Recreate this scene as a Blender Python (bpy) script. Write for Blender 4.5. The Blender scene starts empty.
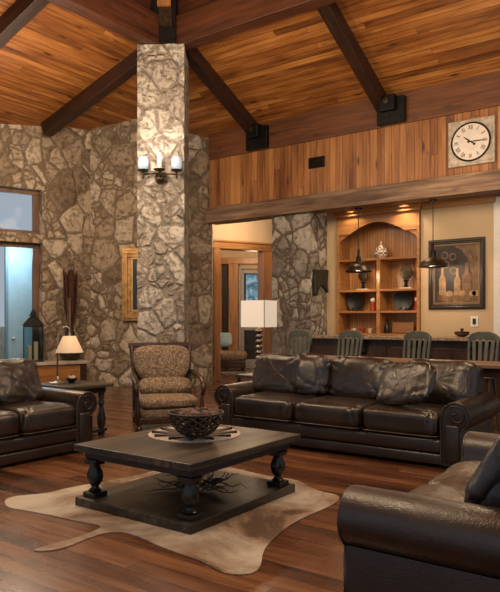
import bpy, bmesh, math, random
from mathutils import Vector, Matrix, noise
random.seed(7)
C = bpy.context.scene
COL = C.collection
PI = math.pi
# ------------------------------------------------------------------ frame of reference
CA, SA = 0.8120, 0.5837          # camera heading inside the room
CAMZ, F = 1.4, 640.0
ROT = math.atan2(SA, CA)
def W(X, Y, z=0.0):              # forward/right distances from the camera -> room
    return Vector((CA*X - SA*Y, SA*X + CA*Y, z))
def at(px, py, D):
    return W((px-250)/F*D, D, CAMZ + (320-py)/F*D)
def onfloor(px, py, z=0.0):
    D = (CAMZ-z)*F/(py-320); return at(px, py, D)
# ------------------------------------------------------------------ materials
MATS = {}
class M:
    def __init__(s, name):
        s.m = bpy.data.materials.new(name); s.m.use_nodes = True
        s.nt = s.m.node_tree; s.b = s.nt.nodes['Principled BSDF']; MATS[name] = s.m
    def n(s, typ, ins=None, out=0, **props):
        nd = s.nt.nodes.new('ShaderNode'+typ)
        for k, v in props.items(): setattr(nd, k, v)
        for k, v in (ins or {}).items(): s.set(nd, k, v)
        return nd.outputs[out]
    def set(s, nd, k, v):
        i = nd.inputs[k]
        if isinstance(v, bpy.types.NodeSocket): s.nt.links.new(v, i)
        else: i.default_value = v
    def bs(s, **kw):
        for k, v in kw.items(): s.set(s.b, k.replace('_', ' '), v)
        return s
    def mth(s, op, a, b=0.0, c=None):
        ins = {0: a, 1: b}
        if c is not None: ins[2] = c
        return s.n('Math', ins, operation=op)
    def mix(s, f, a, b, mode='MIX'):
        nd = s.nt.nodes.new('ShaderNodeMix'); nd.data_type = 'RGBA'; nd.blend_type = mode
        s.set(nd, 0, f); s.set(nd, 6, col(a)); s.set(nd, 7, col(b)); return nd.outputs[2]
    def ramp(s, f, stops):
        nd = s.nt.nodes.new('ShaderNodeValToRGB'); e = nd.color_ramp.elements
        while len(e) < len(stops): e.new(0.5)
        for q, (p, c) in zip(e, stops): q.position = p; q.color = col(c)
        s.set(nd, 0, f); return nd.outputs[0]
    def obj(s): return s.n('TexCoord', out=3)
    def sep(s, v):
        nd = s.nt.nodes.new('ShaderNodeSeparateXYZ'); s.set(nd, 0, v); return nd.outputs
    def comb(s, x, y, z): return s.n('CombineXYZ', {0: x, 1: y, 2: z})
    def noise(s, v, scale, detail=4, rough=.55, dist=0, out=0):
        return s.n('TexNoise', {'Vector': v, 'Scale': scale, 'Detail': detail, 'Roughness': rough, 'Distortion': dist}, out=out)
    def bump(s, h, strength=.4, dist=.02, normal=None):
        ins = {'Height': h, 'Strength': strength, 'Distance': dist}
        if normal is not None: ins['Normal'] = normal
        o = s.n('Bump', ins); s.set(s.b, 'Normal', o); return o
def col(c):
    if isinstance(c, bpy.types.NodeSocket): return c
    c = tuple(c); return c if len(c) == 4 else c+(1,)
def plain(name, c, rough=.5, metal=0, var=.12, scale=9, bump=.1, **kw):
    m = M(name); v = m.obj(); f = m.noise(v, scale, 5)
    d = tuple(x*(1-var*2) for x in c); l = tuple(min(1, x*(1+var)) for x in c)
    m.bs(Base_Color=m.ramp(f, [(.3, d), (.7, l)]), Roughness=rough, Metallic=metal)
    if bump: m.bump(m.noise(v, scale*6, 4), bump, .005)
    for k, x in kw.items(): m.set(m.b, k.replace('_', ' '), x)
    return m.m
def wood(name, stops, al=0, ac=1, pw=.13, plen=2.4, rough=.4, groove=.03, knots=.5, bump=.3, spread=.5, fine=14, gdark=.25, rn=.1):
    m = M(name); s = m.sep(m.obj()); a = s[al]; b = s[ac]; c = s[3-al-ac]
    if pw:
        bi = m.mth('DIVIDE', b, pw); idd = m.mth('FLOOR', bi); fr = m.mth('FRACT', bi)
        r1 = m.n('TexWhiteNoise', {'W': idd}, noise_dimensions='1D')
        ai = m.mth('MULTIPLY_ADD', r1, 7.0, m.mth('DIVIDE', a, plen))
        id2 = m.mth('FLOOR', ai); fa = m.mth('FRACT', ai)
        rnd = m.n('TexWhiteNoise', {'Vector': m.comb(idd, id2, 0.0)}, noise_dimensions='2D')
        e1 = m.mth('LESS_THAN', m.mth('MINIMUM', fr, m.mth('SUBTRACT', 1.0, fr)), groove)
        e2 = m.mth('LESS_THAN', fa, groove*pw/plen*1.5)
        gr = m.mth('MAXIMUM', e1, e2)
    else:
        rnd = 0.5; gr = None
    off = m.mth('MULTIPLY', rnd, 30.0)
    gv = m.comb(m.mth('MULTIPLY', a, 1.1), m.mth('MULTIPLY', b, fine), m.mth('MULTIPLY_ADD', c, fine, off))
    g = m.noise(gv, 1.0, 6, .6, .6)
    big = m.noise(m.comb(m.mth('MULTIPLY', a, .7), m.mth('MULTIPLY', b, 3.0), m.mth('MULTIPLY_ADD', c, 3.0, off)), 1.0, 3)
    t = m.mth('MULTIPLY_ADD', m.mth('SUBTRACT', rnd, .5), spread, g)
    t = m.mth('MULTIPLY_ADD', m.mth('SUBTRACT', big, .5), .7, t)
    colr = m.ramp(t, stops)
    if knots:
        kv = m.comb(m.mth('MULTIPLY', a, 1.6), m.mth('MULTIPLY', b, 5.0), m.mth('MULTIPLY_ADD', c, 5.0, off))
        vn = m.nt.nodes.new('ShaderNodeTexVoronoi'); m.set(vn, 'Vector', kv); m.set(vn, 'Scale', 1.0)
        k = m.ramp(vn.outputs['Distance'], [(.06, (1, 1, 1)), (.2, (0, 0, 0))])
        kk = m.mth('MULTIPLY', k, m.mth('GREATER_THAN', m.sep(vn.outputs['Color'])[0], .45))
        colr = m.mix(m.mth('MULTIPLY', kk, knots), colr, tuple(x*.35 for x in stops[0][1]))
    h = g
    if gr is not None:
        colr = m.mix(m.mth('MULTIPLY', gr, 1-gdark), colr, tuple(x*.3 for x in stops[0][1]))
        h = m.mth('MULTIPLY_ADD', gr, -1.5, g)
    m.bs(Base_Color=colr, Roughness=m.mth('MULTIPLY_ADD', m.noise(m.obj(), 3.0, 3), rn*2, rough-rn))
    m.bump(h, bump, .01)
    return m.m
def stone(name, cols, mortar, scale=2.3, edge=.05, bump=.9, zs=.85):
    m = M(name); v = m.obj()
    wob = m.noise(v, 3.2, 4, .55, out=1)
    nd = m.nt.nodes.new('ShaderNodeVectorMath'); nd.operation = 'MULTIPLY_ADD'
    m.set(nd, 0, wob); nd.inputs[1].default_value = (.13, .13, .13); m.set(nd, 2, v)
    mp = m.nt.nodes.new('ShaderNodeMapping'); m.set(mp, 'Vector', nd.outputs[0]); mp.inputs['Scale'].default_value = (1, 1, zs)
    p = mp.outputs[0]
    def vor(feature, out, sc):
        q = m.nt.nodes.new('ShaderNodeTexVoronoi'); q.feature = feature
        m.set(q, 'Vector', p); m.set(q, 'Scale', sc); m.set(q, 'Randomness', .95); return q.outputs[out]
    e1 = vor('DISTANCE_TO_EDGE', 'Distance', scale); c1 = m.sep(vor('F1', 'Color', scale))
    e2 = vor('DISTANCE_TO_EDGE', 'Distance', scale*2.1); c2 = m.sep(vor('F1', 'Color', scale*2.1))
    pick = m.mth('GREATER_THAN', c1[2], .68)         # some big stones break into small ones
    es = m.mth('MINIMUM', e1, m.mth('MULTIPLY', e2, .6))
    e = m.mth('ADD', m.mth('MULTIPLY', pick, es), m.mth('MULTIPLY', m.mth('SUBTRACT', 1.0, pick), e1))
    rv = m.mth('ADD', m.mth('MULTIPLY', pick, c2[0]), m.mth('MULTIPLY', m.mth('SUBTRACT', 1.0, pick), c1[0]))
    mot = m.noise(v, 12.0, 9, .72); mot2 = m.noise(v, 2.4, 4)
    vein = m.noise(v, 5.0, 6, .7, 1.6)
    t = m.mth('MULTIPLY_ADD', m.mth('SUBTRACT', mot, .5), 1.1, rv)
    t = m.mth('MULTIPLY_ADD', m.mth('SUBTRACT', mot2, .5), .5, t)
    sc = m.ramp(t, cols)
    pit = m.ramp(m.mth('MULTIPLY_ADD', m.mth('SUBTRACT', mot, .5), .5, vein), [(.33, (.3, .26, .22)), (.5, (1, 1, 1))])
    sc = m.mix(.75, sc, pit, 'MULTIPLY')
    mc = m.mix(mot, tuple(x*.7 for x in mortar), mortar)
    f = m.ramp(m.mth('MULTIPLY_ADD', m.mth('SUBTRACT', mot, .5), .05, e), [(edge*.55, (0, 0, 0)), (edge, (1, 1, 1))])
    m.bs(Base_Color=m.mix(f, mc, sc), Roughness=.88)
    hh = m.ramp(e, [(edge*.5, (0, 0, 0)), (edge*2.2, (.8, .8, .8)), (edge*5, (1, 1, 1))])
    h = m.mth('MULTIPLY_ADD', mot, .9, hh)
    h = m.mth('MULTIPLY_ADD', pit, .35, h)
    m.bump(h, bump, .05)
    return m.m
def leather(name, c1, c2, rough=.36):
    m = M(name); v = m.obj()
    f = m.noise(v, 3.5, 6, .6, .5)
    w = m.noise(v, 7.0, 3, .5, 2.2)
    wv = m.nt.nodes.new('ShaderNodeMapping'); m.set(wv, 'Vector', v); wv.inputs['Scale'].default_value = (1.6, 1, .55)
    wk = m.mth('SUBTRACT', 1.0, m.mth('MULTIPLY', m.mth('ABSOLUTE', m.mth('SUBTRACT', m.noise(wv.outputs[0], 8.0, 4, .55, 1.2), .5)), 7.0, ))
    wk = m.mth('MAXIMUM', wk, 0.0)
    rid = m.mth('ABSOLUTE', m.mth('SUBTRACT', w, .5))
    crk = m.ramp(rid, [(0, (0, 0, 0)), (.06, (1, 1, 1))])
    vo = m.n('TexVoronoi', {'Vector': v, 'Scale': 160.0})
    base = m.ramp(f, [(.3, c1), (.72, c2)])
    m.bs(Base_Color=base, Roughness=m.mth('MULTIPLY_ADD', m.noise(v, 6.0, 5), .3, rough-.12))
    m.set(m.b, 'Specular IOR Level', .75)
    h = m.mth('ADD', m.mth('MULTIPLY', vo, .10), m.mth('MULTIPLY_ADD', crk, .05, m.mth('MULTIPLY_ADD', wk, -.12, m.mth('MULTIPLY', f, .6))))
    m.bump(h, .32, .016)
    return m.m
def emit(name, c, s, base=(.9, .9, .9)):
    m = M(name); m.bs(Base_Color=col(base), Roughness=.5, Emission_Color=col(c), Emission_Strength=s); return m.m
def glass(name, tint=(.95, .97, 1), rough=.02, ior=1.12):
    m = M(name)
    nt = m.nt; tr = nt.nodes.new('ShaderNodeBsdfTransparent'); gl = nt.nodes.new('ShaderNodeBsdfGlossy')
    tr.inputs[0].default_value = col(tint); gl.inputs['Roughness'].default_value = rough
    fr = nt.nodes.new('ShaderNodeFresnel'); fr.inputs[0].default_value = ior
    mx = nt.nodes.new('ShaderNodeMixShader')
    nt.links.new(fr.outputs[0], mx.inputs[0]); nt.links.new(tr.outputs[0], mx.inputs[1]); nt.links.new(gl.outputs[0], mx.inputs[2])
    nt.links.new(mx.outputs[0], nt.nodes['Material Output'].inputs[0]); return m.m

ceil_stops = [(.22, (.11, .034, .008)), (.5, (.31, .112, .025)), (.8, (.54, .24, .062))]
CEIL_U = wood('ceiling_planks_long', ceil_stops, 0, 1, .105, 4.5, .45, .035, .9, .4, .24)
CEIL_V = wood('ceiling_planks_cross', ceil_stops, 1, 0, .105, 4.5, .45, .035, .9, .4, .24)
PLANKW = wood('upright_wall_planks', [(.22, (.15, .05, .014)), (.5, (.34, .135, .037)), (.82, (.52, .245, .078))], 2, 0, .135, 6.5, .5, .035, .95, .35, .38)
FRIEZE = wood('frieze_timber', [(.25, (.08, .026, .009)), (.8, (.22, .078, .025))], 0, 2, None, 1, .5, 0, .6, .3)
BEAMX = wood('dark_beam_x', [(.25, (.035, .011, .005)), (.8, (.125, .04, .016))], 0, 2, None, 1, .5, 0, .4, .3)
BEAMY = wood('dark_beam_y', [(.25, (.035, .011, .005)), (.8, (.125, .04, .016))], 1, 2, None, 1, .5, 0, .4, .3)
RAFT = wood('near_black_rafter', [(.25, (.014, .006, .004)), (.8, (.055, .02, .01))], 0, 2, None, 1, .5, 0, .4, .3)
HEADER = wood('rough_header_timber', [(.25, (.07, .04, .025)), (.5, (.19, .11, .065)), (.8, (.38, .25, .16))], 0, 2, None, 1, .65, 0, .7, .6)
FLOOR = wood('floor_boards', [(.2, (.035, .013, .007)), (.5, (.12, .045, .019)), (.85, (.26, .115, .05))], 0, 1, .14, 2.3, .27, .02, .5, .12, .32, fine=11, rn=.1)
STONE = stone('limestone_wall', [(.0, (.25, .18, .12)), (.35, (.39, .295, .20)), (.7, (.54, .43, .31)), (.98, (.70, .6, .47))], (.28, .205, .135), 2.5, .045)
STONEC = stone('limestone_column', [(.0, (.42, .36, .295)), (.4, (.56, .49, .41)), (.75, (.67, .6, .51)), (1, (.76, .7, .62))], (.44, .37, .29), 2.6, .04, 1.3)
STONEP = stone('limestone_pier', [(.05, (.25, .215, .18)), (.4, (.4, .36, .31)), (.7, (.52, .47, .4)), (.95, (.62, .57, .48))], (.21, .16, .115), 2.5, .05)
CREAM = plain('cream_plaster', (.72, .56, .38), .8, 0, .03, 3, .05)
TAN = plain('tan_plaster', (.56, .41, .25), .8, 0, .03, 3, .05)
CASING = wood('casing_wood', [(.25, (.27, .105, .03)), (.8, (.54, .26, .085))], 2, 0, None, 1, .35, 0, .4, .15)
CASINGH = wood('casing_wood_level', [(.25, (.3, .125, .038)), (.8, (.6, .31, .11))], 0, 2, None, 1, .35, 0, .4, .15)
CASEWOOD = wood('cabinet_wood', [(.25, (.26, .1, .026)), (.8, (.52, .24, .07))], 0, 2, None, 1, .33, 0, .3, .1)
BEAD = wood('beadboard', [(.25, (.32, .13, .035)), (.8, (.58, .28, .085))], 2, 0, .055, 6, .35, .07, .2, .25, .1)
BLACKW = wood('black_distressed_wood', [(.22, (.012, .010, .008)), (.5, (.035, .026, .018)), (.8, (.13, .098, .066))], 1, 0, .2, 9, .36, .012, 0, .25, .1, fine=22)
BLACKT = wood('black_turned_wood', [(.2, (.007, .006, .005)), (.85, (.03, .024, .02))], 2, 0, None, 1, .32, 0, 0, .15)
DARKW = wood('dark_carved_wood', [(.2, (.02, .009, .005)), (.85, (.085, .038, .02))], 2, 0, None, 1, .3, 0, 0, .15)
IRON = plain('black_iron', (.012, .011, .011), .45, .6, .3, 20, .3)
BRONZE = plain('aged_bronze', (.07, .048, .03), .42, .8, .3, 14, .2)
PEWTER = plain('brushed_pewter', (.38, .34, .29), .32, .9, .15, 20, .1)
LEATH = leather('brown_leather', (.011, .0062, .004), (.034, .019, .0115), .29)
LEATHP = leather('brown_leather_piping', (.018, .010, .007), (.045, .026, .017), .3)
LEATHB = leather('black_blue_leather', (.014, .013, .014), (.04, .038, .042), .34)
LEATHR = leather('reddish_brown_leather', (.017, .0085, .0055), (.042, .02, .012), .38)
LEATHS = leather('worn_seat_leather', (.03, .017, .010), (.11, .066, .038), .30)
SHADE = emit('linen_lamp_shade', (1, .66, .38), .28, (.66, .48, .3))
SHADEW = emit('white_lamp_shade', (1, .85, .68), .28, (.72, .65, .54))
CREAMCER = plain('cream_ceramic', (.7, .6, .48), .3)
WHITEP = plain('white_paint', (.75, .73, .7), .5, 0, .03)
CANDLE = plain('ivory_wax', (.72, .5, .28), .5, 0, .05)
PANE = glass('window_glass'); LGLASS = glass('lantern_glass', (.8, .87, .9))
SAGE = plain('sage_painted_wood', (.085, .092, .07), .45, 0, .25, 6, .1)
REDC = plain('red_glaze', (.4, .05, .03), .35); TWIG = plain('dark_twigs', (.07, .022, .014), .8, 0, .4, 12, .4)
PALETWIG = plain('pale_twigs', (.36, .25, .15), .8, 0, .2)
BLUEP = plain('pale_blue_paint', (.42, .64, .74), .5, 0, .06, 3)
BLACKC = plain('black_glazed_ceramic', (.012, .011, .010), .4)
MARBLE = plain('counter_granite', (.36, .25, .16), .22, 0, .3, 25, .02)
SHELL = plain('dried_pods', (.09, .055, .042), .6, 0, .4, 14, .4)
LEDGE = plain('ledge_limestone', (.5, .42, .33), .7, 0, .15, 6, .2)

def mk_fabric():
    m = M('paisley_upholstery'); v = m.obj()
    d = m.noise(v, 5, 3, .5, 0, out=1)
    nd = m.nt.nodes.new('ShaderNodeVectorMath'); nd.operation = 'MULTIPLY_ADD'
    m.set(nd, 0, d); nd.inputs[1].default_value = (.22, .22, .22); m.set(nd, 2, v)
    vo = m.nt.nodes.new('ShaderNodeTexVoronoi'); m.set(vo, 'Vector', nd.outputs[0]); m.set(vo, 'Scale', 6.5)
    s = m.mth('SINE', m.mth('MULTIPLY', vo.outputs['Distance'], 30.0))
    n2 = m.noise(v, 30, 4)
    t = m.mth('MULTIPLY_ADD', s, .2, n2)
    m.bs(Base_Color=m.ramp(t, [(.15, (.09, .06, .036)), (.5, (.21, .142, .088)), (.85, (.38, .28, .185))]), Roughness=.75)
    m.bump(m.noise(v, 220, 2), .3, .004); return m.m
FABRIC = mk_fabric()
def mk_hide():
    m = M('cow_hide'); v = m.obj()
    n = m.noise(v, 1.5, 5, .6, .6); f = m.noise(v, 60, 3)
    n2 = m.noise(v, .9, 2)
    t = m.mth('MULTIPLY_ADD', m.mth('SUBTRACT', f, .5), .12, n)
    c = m.ramp(t, [(.37, (.10, .055, .032)), (.44, (.27, .18, .12)), (.51, (.37, .30, .235)), (.62, (.52, .46, .395))])
    m.bs(Base_Color=c, Roughness=.7); m.bump(f, .4, .006); return m.m
HIDE = mk_hide()
def mk_art():
    m = M('still_life_canvas'); s = m.sep(m.obj())
    n = m.noise(m.obj(), 6, 5)
    t = m.mth('MULTIPLY_ADD', m.mth('SUBTRACT', n, .5), .5, m.mth('MULTIPLY_ADD', s[0], .55, .5))
    m.bs(Base_Color=m.ramp(t, [(.2, (.03, .015, .008)), (.6, (.10, .05, .02)), (.95, (.36, .19, .07))]), Roughness=.5); return m.m
ART = mk_art()
ARTD = plain('painted_dark_umber', (.022, .013, .009), .5, 0, .3); ARTL = plain('painted_ochre', (.38, .22, .10), .5, 0, .25)
ARTB = plain('painted_bottle_tan', (.2, .10, .045), .5, 0, .3)
GOLD = plain('gilded_frame', (.5, .27, .09), .38, .45, .25, 10, .2)
NIGHT = plain('dark_canvas', (.014, .016, .016), .35, 0, .5, 2, .05)

# ------------------------------------------------------------------ geometry helpers
class MB:
    def __init__(s): s.bm = bmesh.new()
    def _xf(s, vs, mtx): bmesh.ops.transform(s.bm, matrix=mtx, verts=vs)
    def box(s, c, sz, rz=0, rx=0, ry=0):
        r = bmesh.ops.create_cube(s.bm, size=1)
        mtx = Matrix.Translation(c) @ Matrix.Rotation(rz, 4, 'Z') @ Matrix.Rotation(ry, 4, 'Y') @ Matrix.Rotation(rx, 4, 'X') @ Matrix.Diagonal((*sz, 1))
        s._xf(r['verts'], mtx); return s
    def b2(s, x0, x1, y0, y1, z0, z1): return s.box(((x0+x1)/2, (y0+y1)/2, (z0+z1)/2), (x1-x0, y1-y0, z1-z0))
    def tube(s, pts, rad, seg=8, cap=True):
        pts = [Vector(p) for p in pts]; n = len(pts)
        if not isinstance(rad, (list, tuple)): rad = [rad]*n
        rings = []; up = None
        for i, p in enumerate(pts):
            t = (pts[min(i+1, n-1)]-pts[max(i-1, 0)]).normalized()
            if up is None:
                up = Vector((0, 0, 1)) if abs(t.z) < .9 else Vector((1, 0, 0))
            a = t.cross(up).normalized(); up = a.cross(t).normalized()
            rings.append([s.bm.verts.new(p + (a*math.cos(k*2*PI/seg)+up*math.sin(k*2*PI/seg))*rad[i]) for k in range(seg)])
        for i in range(n-1):
            for k in range(seg):
                s.bm.faces.new((rings[i][k], rings[i][(k+1) % seg], rings[i+1][(k+1) % seg], rings[i+1][k]))
        if cap: s.bm.faces.new(rings[0][::-1]); s.bm.faces.new(rings[-1])
        return s
    def ring(s, pts, r, seg=6):
        pts = [Vector(p) for p in pts]; n = len(pts); rings = []
        nrm = Vector((0, 0, 0))
        for i in range(n): nrm += pts[i].cross(pts[(i+1) % n])
        nrm.normalize()
        for i, p in enumerate(pts):
            t = (pts[(i+1) % n]-pts[i-1]).normalized(); a = t.cross(nrm).normalized(); b = a.cross(t)
            rings.append([s.bm.verts.new(p+(a*math.cos(k*2*PI/seg)+b*math.sin(k*2*PI/seg))*r) for k in range(seg)])
        for i in range(n):
            j = (i+1) % n
            for k in range(seg): s.bm.faces.new((rings[i][k], rings[i][(k+1) % seg], rings[j][(k+1) % seg], rings[j][k]))
        return s
    def lathe(s, prof, c=(0, 0, 0), seg=24, axis='Z'):
        mtx = Matrix.Translation(c)
        if axis == 'Y': mtx = mtx @ Matrix.Rotation(PI/2, 4, 'X')
        if axis == 'X': mtx = mtx @ Matrix.Rotation(PI/2, 4, 'Y')
        rings = []
        for r, z in prof:
            rings.append([s.bm.verts.new(mtx @ Vector((max(r, .0004)*math.cos(k*2*PI/seg), max(r, .0004)*math.sin(k*2*PI/seg), z))) for k in range(seg)])
        for i in range(len(rings)-1):
            for k in range(seg):
                s.bm.faces.new((rings[i][k], rings[i][(k+1) % seg], rings[i+1][(k+1) % seg], rings[i+1][k]))
        s.bm.faces.new(rings[0][::-1]); s.bm.faces.new(rings[-1]); return s
    def prism(s, poly, a0, a1, plane='XZ'):
        def P(u, v, a):
            return {'XZ': Vector((u, a, v)), 'XY': Vector((u, v, a)), 'YZ': Vector((a, u, v))}[plane]
        A = [s.bm.verts.new(P(u, v, a0)) for u, v in poly]; B = [s.bm.verts.new(P(u, v, a1)) for u, v in poly]
        n = len(poly); s.bm.faces.new(A); s.bm.faces.new(B[::-1])
        for i in range(n): s.bm.faces.new((A[i], B[i], B[(i+1) % n], A[(i+1) % n]))
        return s
    def ball(s, c, r, sub=2):
        rr = bmesh.ops.create_icosphere(s.bm, subdivisions=sub, radius=1)
        r = r if isinstance(r, tuple) else (r, r, r)
        s._xf(rr['verts'], Matrix.Translation(c) @ Matrix.Diagonal((*r, 1))); return s
    def cushion(s, c, sz, ex=.32, wr=.010, seed=0, nu=56, nv=30, rx=0, rz=0, ry=0, sag=0, wl=5.0, exz=.6):
        """puffy pillow: superellipsoid with creases; z is the thin axis"""
        def sp(v, e): return math.copysign(abs(v)**e, v)
        mtx = Matrix.Translation(c) @ Matrix.Rotation(rz, 4, 'Z') @ Matrix.Rotation(rx, 4, 'X') @ Matrix.Rotation(ry, 4, 'Y')
        rows = []; off = Vector((seed*3.7, seed*1.3, seed*5.1))
        for j in range(nv+1):
            ph = -PI/2 + PI*j/nv; row = []
            for i in range(nu):
                th = 2*PI*i/nu
                n = Vector((sp(math.cos(ph), exz)*sp(math.cos(th), ex), sp(math.cos(ph), exz)*sp(math.sin(th), ex), sp(math.sin(ph), exz)))
                p = Vector((n.x*sz[0]/2, n.y*sz[1]/2, n.z*sz[2]/2))
                q = p + off
                d = noise.noise(q*wl*.5)*wr*.9
                w = noise.noise(Vector((q.x*wl*1.5+noise.noise(q*3)*1.2, q.y*wl*.6+q.x*1.5, q.z*wl*.5)))
                d -= max(0, 1-abs(w)*5)*wr*.35
                w = noise.noise(Vector((q.y*wl*1.3+q.x*2.2+4, q.x*wl*.5, q.z*2)))
                d -= max(0, 1-abs(w)*5)*wr*.2
                edge = (abs(n.x)**4+abs(n.y)**4)
                w2 = noise.noise(Vector((p.x*17.0+seed, p.y*17.0, n.z*.8+seed)))
                d -= max(0, w2)*wr*1.8*min(1, edge)
                nn = Vector((n.x/sz[0], n.y/sz[1], n.z/sz[2])).normalized()
                p += nn*d
                if sag: p.z -= sag*(1-min(1, (abs(n.x)**2)))*(1 if n.z > 0 else 0)
                row.append(s.bm.verts.new(mtx @ p))
            rows.append(row)
        for j in range(nv):
            for i in range(nu):
                s.bm.faces.new((rows[j][i], rows[j][(i+1) % nu], rows[j+1][(i+1) % nu], rows[j+1][i]))
        bmesh.ops.remove_doubles(s.bm, verts=s.bm.verts[:], dist=1e-5) if False else None
        return s
    def grid_box(s, x0, x1, y0, y1, z0, z1, res=.08, amp=.02, seed=0):
        r = bmesh.ops.create_cube(s.bm, size=1)
        s._xf(r['verts'], Matrix.Translation(((x0+x1)/2, (y0+y1)/2, (z0+z1)/2)) @ Matrix.Diagonal((x1-x0, y1-y0, z1-z0, 1)))
        for ax, L in ((0, x1-x0), (1, y1-y0), (2, z1-z0)):
            n = max(1, int(L/res)); lo = (x0, y0, z0)[ax]
            for k in range(1, n):
                pt = [0, 0, 0]; pt[ax] = lo+L*k/n; nr = [0, 0, 0]; nr[ax] = 1
                bmesh.ops.bisect_plane(s.bm, geom=s.bm.verts[:]+s.bm.edges[:]+s.bm.faces[:], plane_co=pt, plane_no=nr)
        s.bm.normal_update()
        for v in s.bm.verts:
            q = v.co*2.6+Vector((seed, seed, 0))
            v.co += v.normal*((noise.noise(q)+.5*noise.noise(q*2.7))*amp)
        return s
def build(name, mb, mat, parent=None, smooth=False, bevel=0, seg=2, loc=None, rz=0, sub=0):
    bm = mb.bm
    bmesh.ops.recalc_face_normals(bm, faces=bm.faces[:])
    me = bpy.data.meshes.new(name); bm.to_mesh(me); bm.free()
    me.materials.append(mat)
    if smooth:
        me.polygons.foreach_set('use_smooth', [True]*len(me.polygons))
    o = bpy.data.objects.new(name, me); COL.objects.link(o)
    if parent: o.parent = parent
    if loc is not None: o.location = loc
    if rz: o.rotation_euler.z = rz
    if bevel:
        md = o.modifiers.new('Bevel', 'BEVEL'); md.width = bevel; md.segments = seg; md.limit_method = 'ANGLE'; md.angle_limit = .6
    if sub:
        md = o.modifiers.new('Subsurf', 'SUBSURF'); md.levels = sub; md.render_levels = sub
    if smooth and bevel == 0 and sub == 0 and smooth != 'all':
        try: me.set_sharp_from_angle(angle=.75)
        except Exception: pass
    return o
def thing(name, label, cat, loc=(0, 0, 0), rz=0, group=None):
    o = bpy.data.objects.new(name, None); COL.objects.link(o); o.empty_display_size = .1
    o.location = loc; o.rotation_euler = (0, 0, rz); o['label'] = label; o['category'] = cat
    if group: o['group'] = group
    return o
def tag(o, label, cat, group=None):
    o['label'] = label; o['category'] = cat
    if group: o['group'] = group
    return o
def struct(o, label=None):
    o['kind'] = 'structure'
    if label: o['label'] = label
    return o
def dup(root, loc, rz, label=None):
    r = root.copy(); COL.objects.link(r); r.location = loc; r.rotation_euler = (0, 0, rz)
    if label: r['label'] = label
    for ch in list(root.children):
        c = ch.copy(); COL.objects.link(c); c.parent = r
        for g in list(ch.children):
            d = g.copy(); COL.objects.link(d); d.parent = c
    return r

# ------------------------------------------------------------------ setting
RU, RV, RZ = -7.5, 8.0, 6.35
def ceil_z(u, v): return min(RZ-.457*max(0, v-RV), RZ-.30*max(0, RU-u))
struct(build('floor', MB().b2(-20, 6, -6, 20, -.1, 0), FLOOR), 'glossy reddish brown plank floor')
def slab(name, pts, mat, th=.12):
    b = MB(); A = [b.bm.verts.new(p) for p in pts]; B = [b.bm.verts.new((p[0], p[1], p[2]+th)) for p in pts]
    n = len(pts); b.bm.faces.new(A); b.bm.faces.new(B[::-1])
    for i in range(n): b.bm.faces.new((A[i], B[i], B[(i+1) % n], A[(i+1) % n]))
    return struct(build(name, b, mat))
hv = 11.2; hu = RU-(hv-RV)*.457/.30
def P(u, v): return (u, v, ceil_z(u, v))
slab('ceiling', [P(RU, RV), P(5, RV), (5, 10.65, RZ-.457*(10.65-RV)), (-10.5, 10.65, RZ-.457*(10.65-RV)), (-10.5, RV+3*.3/.457, RZ-.9)], CEIL_U)
slab('ceiling', [P(RU, RV), (-10.5, RV+3*.3/.457, RZ-.9), (-10.93, 9.6, RZ-.3*3.43), (-16.2, -5, RZ-.3*8.7), P(RU, -5)], CEIL_V)
slab('ceiling', [(RU, -5, 7.1), (5, -5, 7.1), (5, RV, 7.1), (RU, RV, 7.1)], CEIL_U)
struct(build('trim_13', MB().b2(RU, 5, RV, RV+.06, 6.3, 7.12), BEAMX), 'dark board above the ridge beam'); struct(build('trim_14', MB().b2(RU-.06, RU, -5, RV, 6.3, 7.12), BEAMY), 'dark board above the long beam')

# stone walls
LA = math.atan2(.56, .83)                    # window wall heading in camera frame
LO = W(-4.15, 12.97); LR = ROT+LA
def leftwall():
    b = MB(); T = .45; H = 5.75
    for s0, s1, z0, z1 in ((-4.5, -2.7, 0, H), (-.06, 1.35, 0, H), (-2.7, -.06, 0, .5), (-2.7, -.06, 2.95, 3.13), (-2.7, -.06, 4.03, H)):
        b.b2(s0, s1, 0, T, z0, z1)
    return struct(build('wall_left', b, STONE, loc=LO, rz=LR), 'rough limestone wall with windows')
leftwall()
x0, x1 = -3.62, -.80
def fwall():
    b = MB(); nx, nz = 40, 60; rows = []
    for i in range(nx+1):
        X = x0+(x1-x0)*i/nx; w = W(X, 13.5); top = ceil_z(w.x, w.y)+.03; col_ = []
        for j in range(nz+1):
            z = top*j/nz; q = Vector((X*1.5, 3, z*1.5))
            col_.append(b.bm.verts.new((X, -(noise.noise(q)+.5*noise.noise(q*3))*.02, z)))
        rows.append(col_)
    for i in range(nx):
        for j in range(nz): b.bm.faces.new((rows[i][j], rows[i+1][j], rows[i+1][j+1], rows[i][j+1]))
    bk = [[b.bm.verts.new((v.co.x, .4, v.co.z)) for v in (r[0], r[-1])] for r in (rows[0], rows[-1])]
    for r, k in ((rows[0], 0), (rows[-1], 1)):
        b.bm.faces.new(r+[bk[k][1], bk[k][0]])
    b.bm.faces.new((bk[0][0], bk[0][1], bk[1][1], bk[1][0]))
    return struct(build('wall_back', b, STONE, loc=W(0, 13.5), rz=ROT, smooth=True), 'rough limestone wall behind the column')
fwall()
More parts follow.
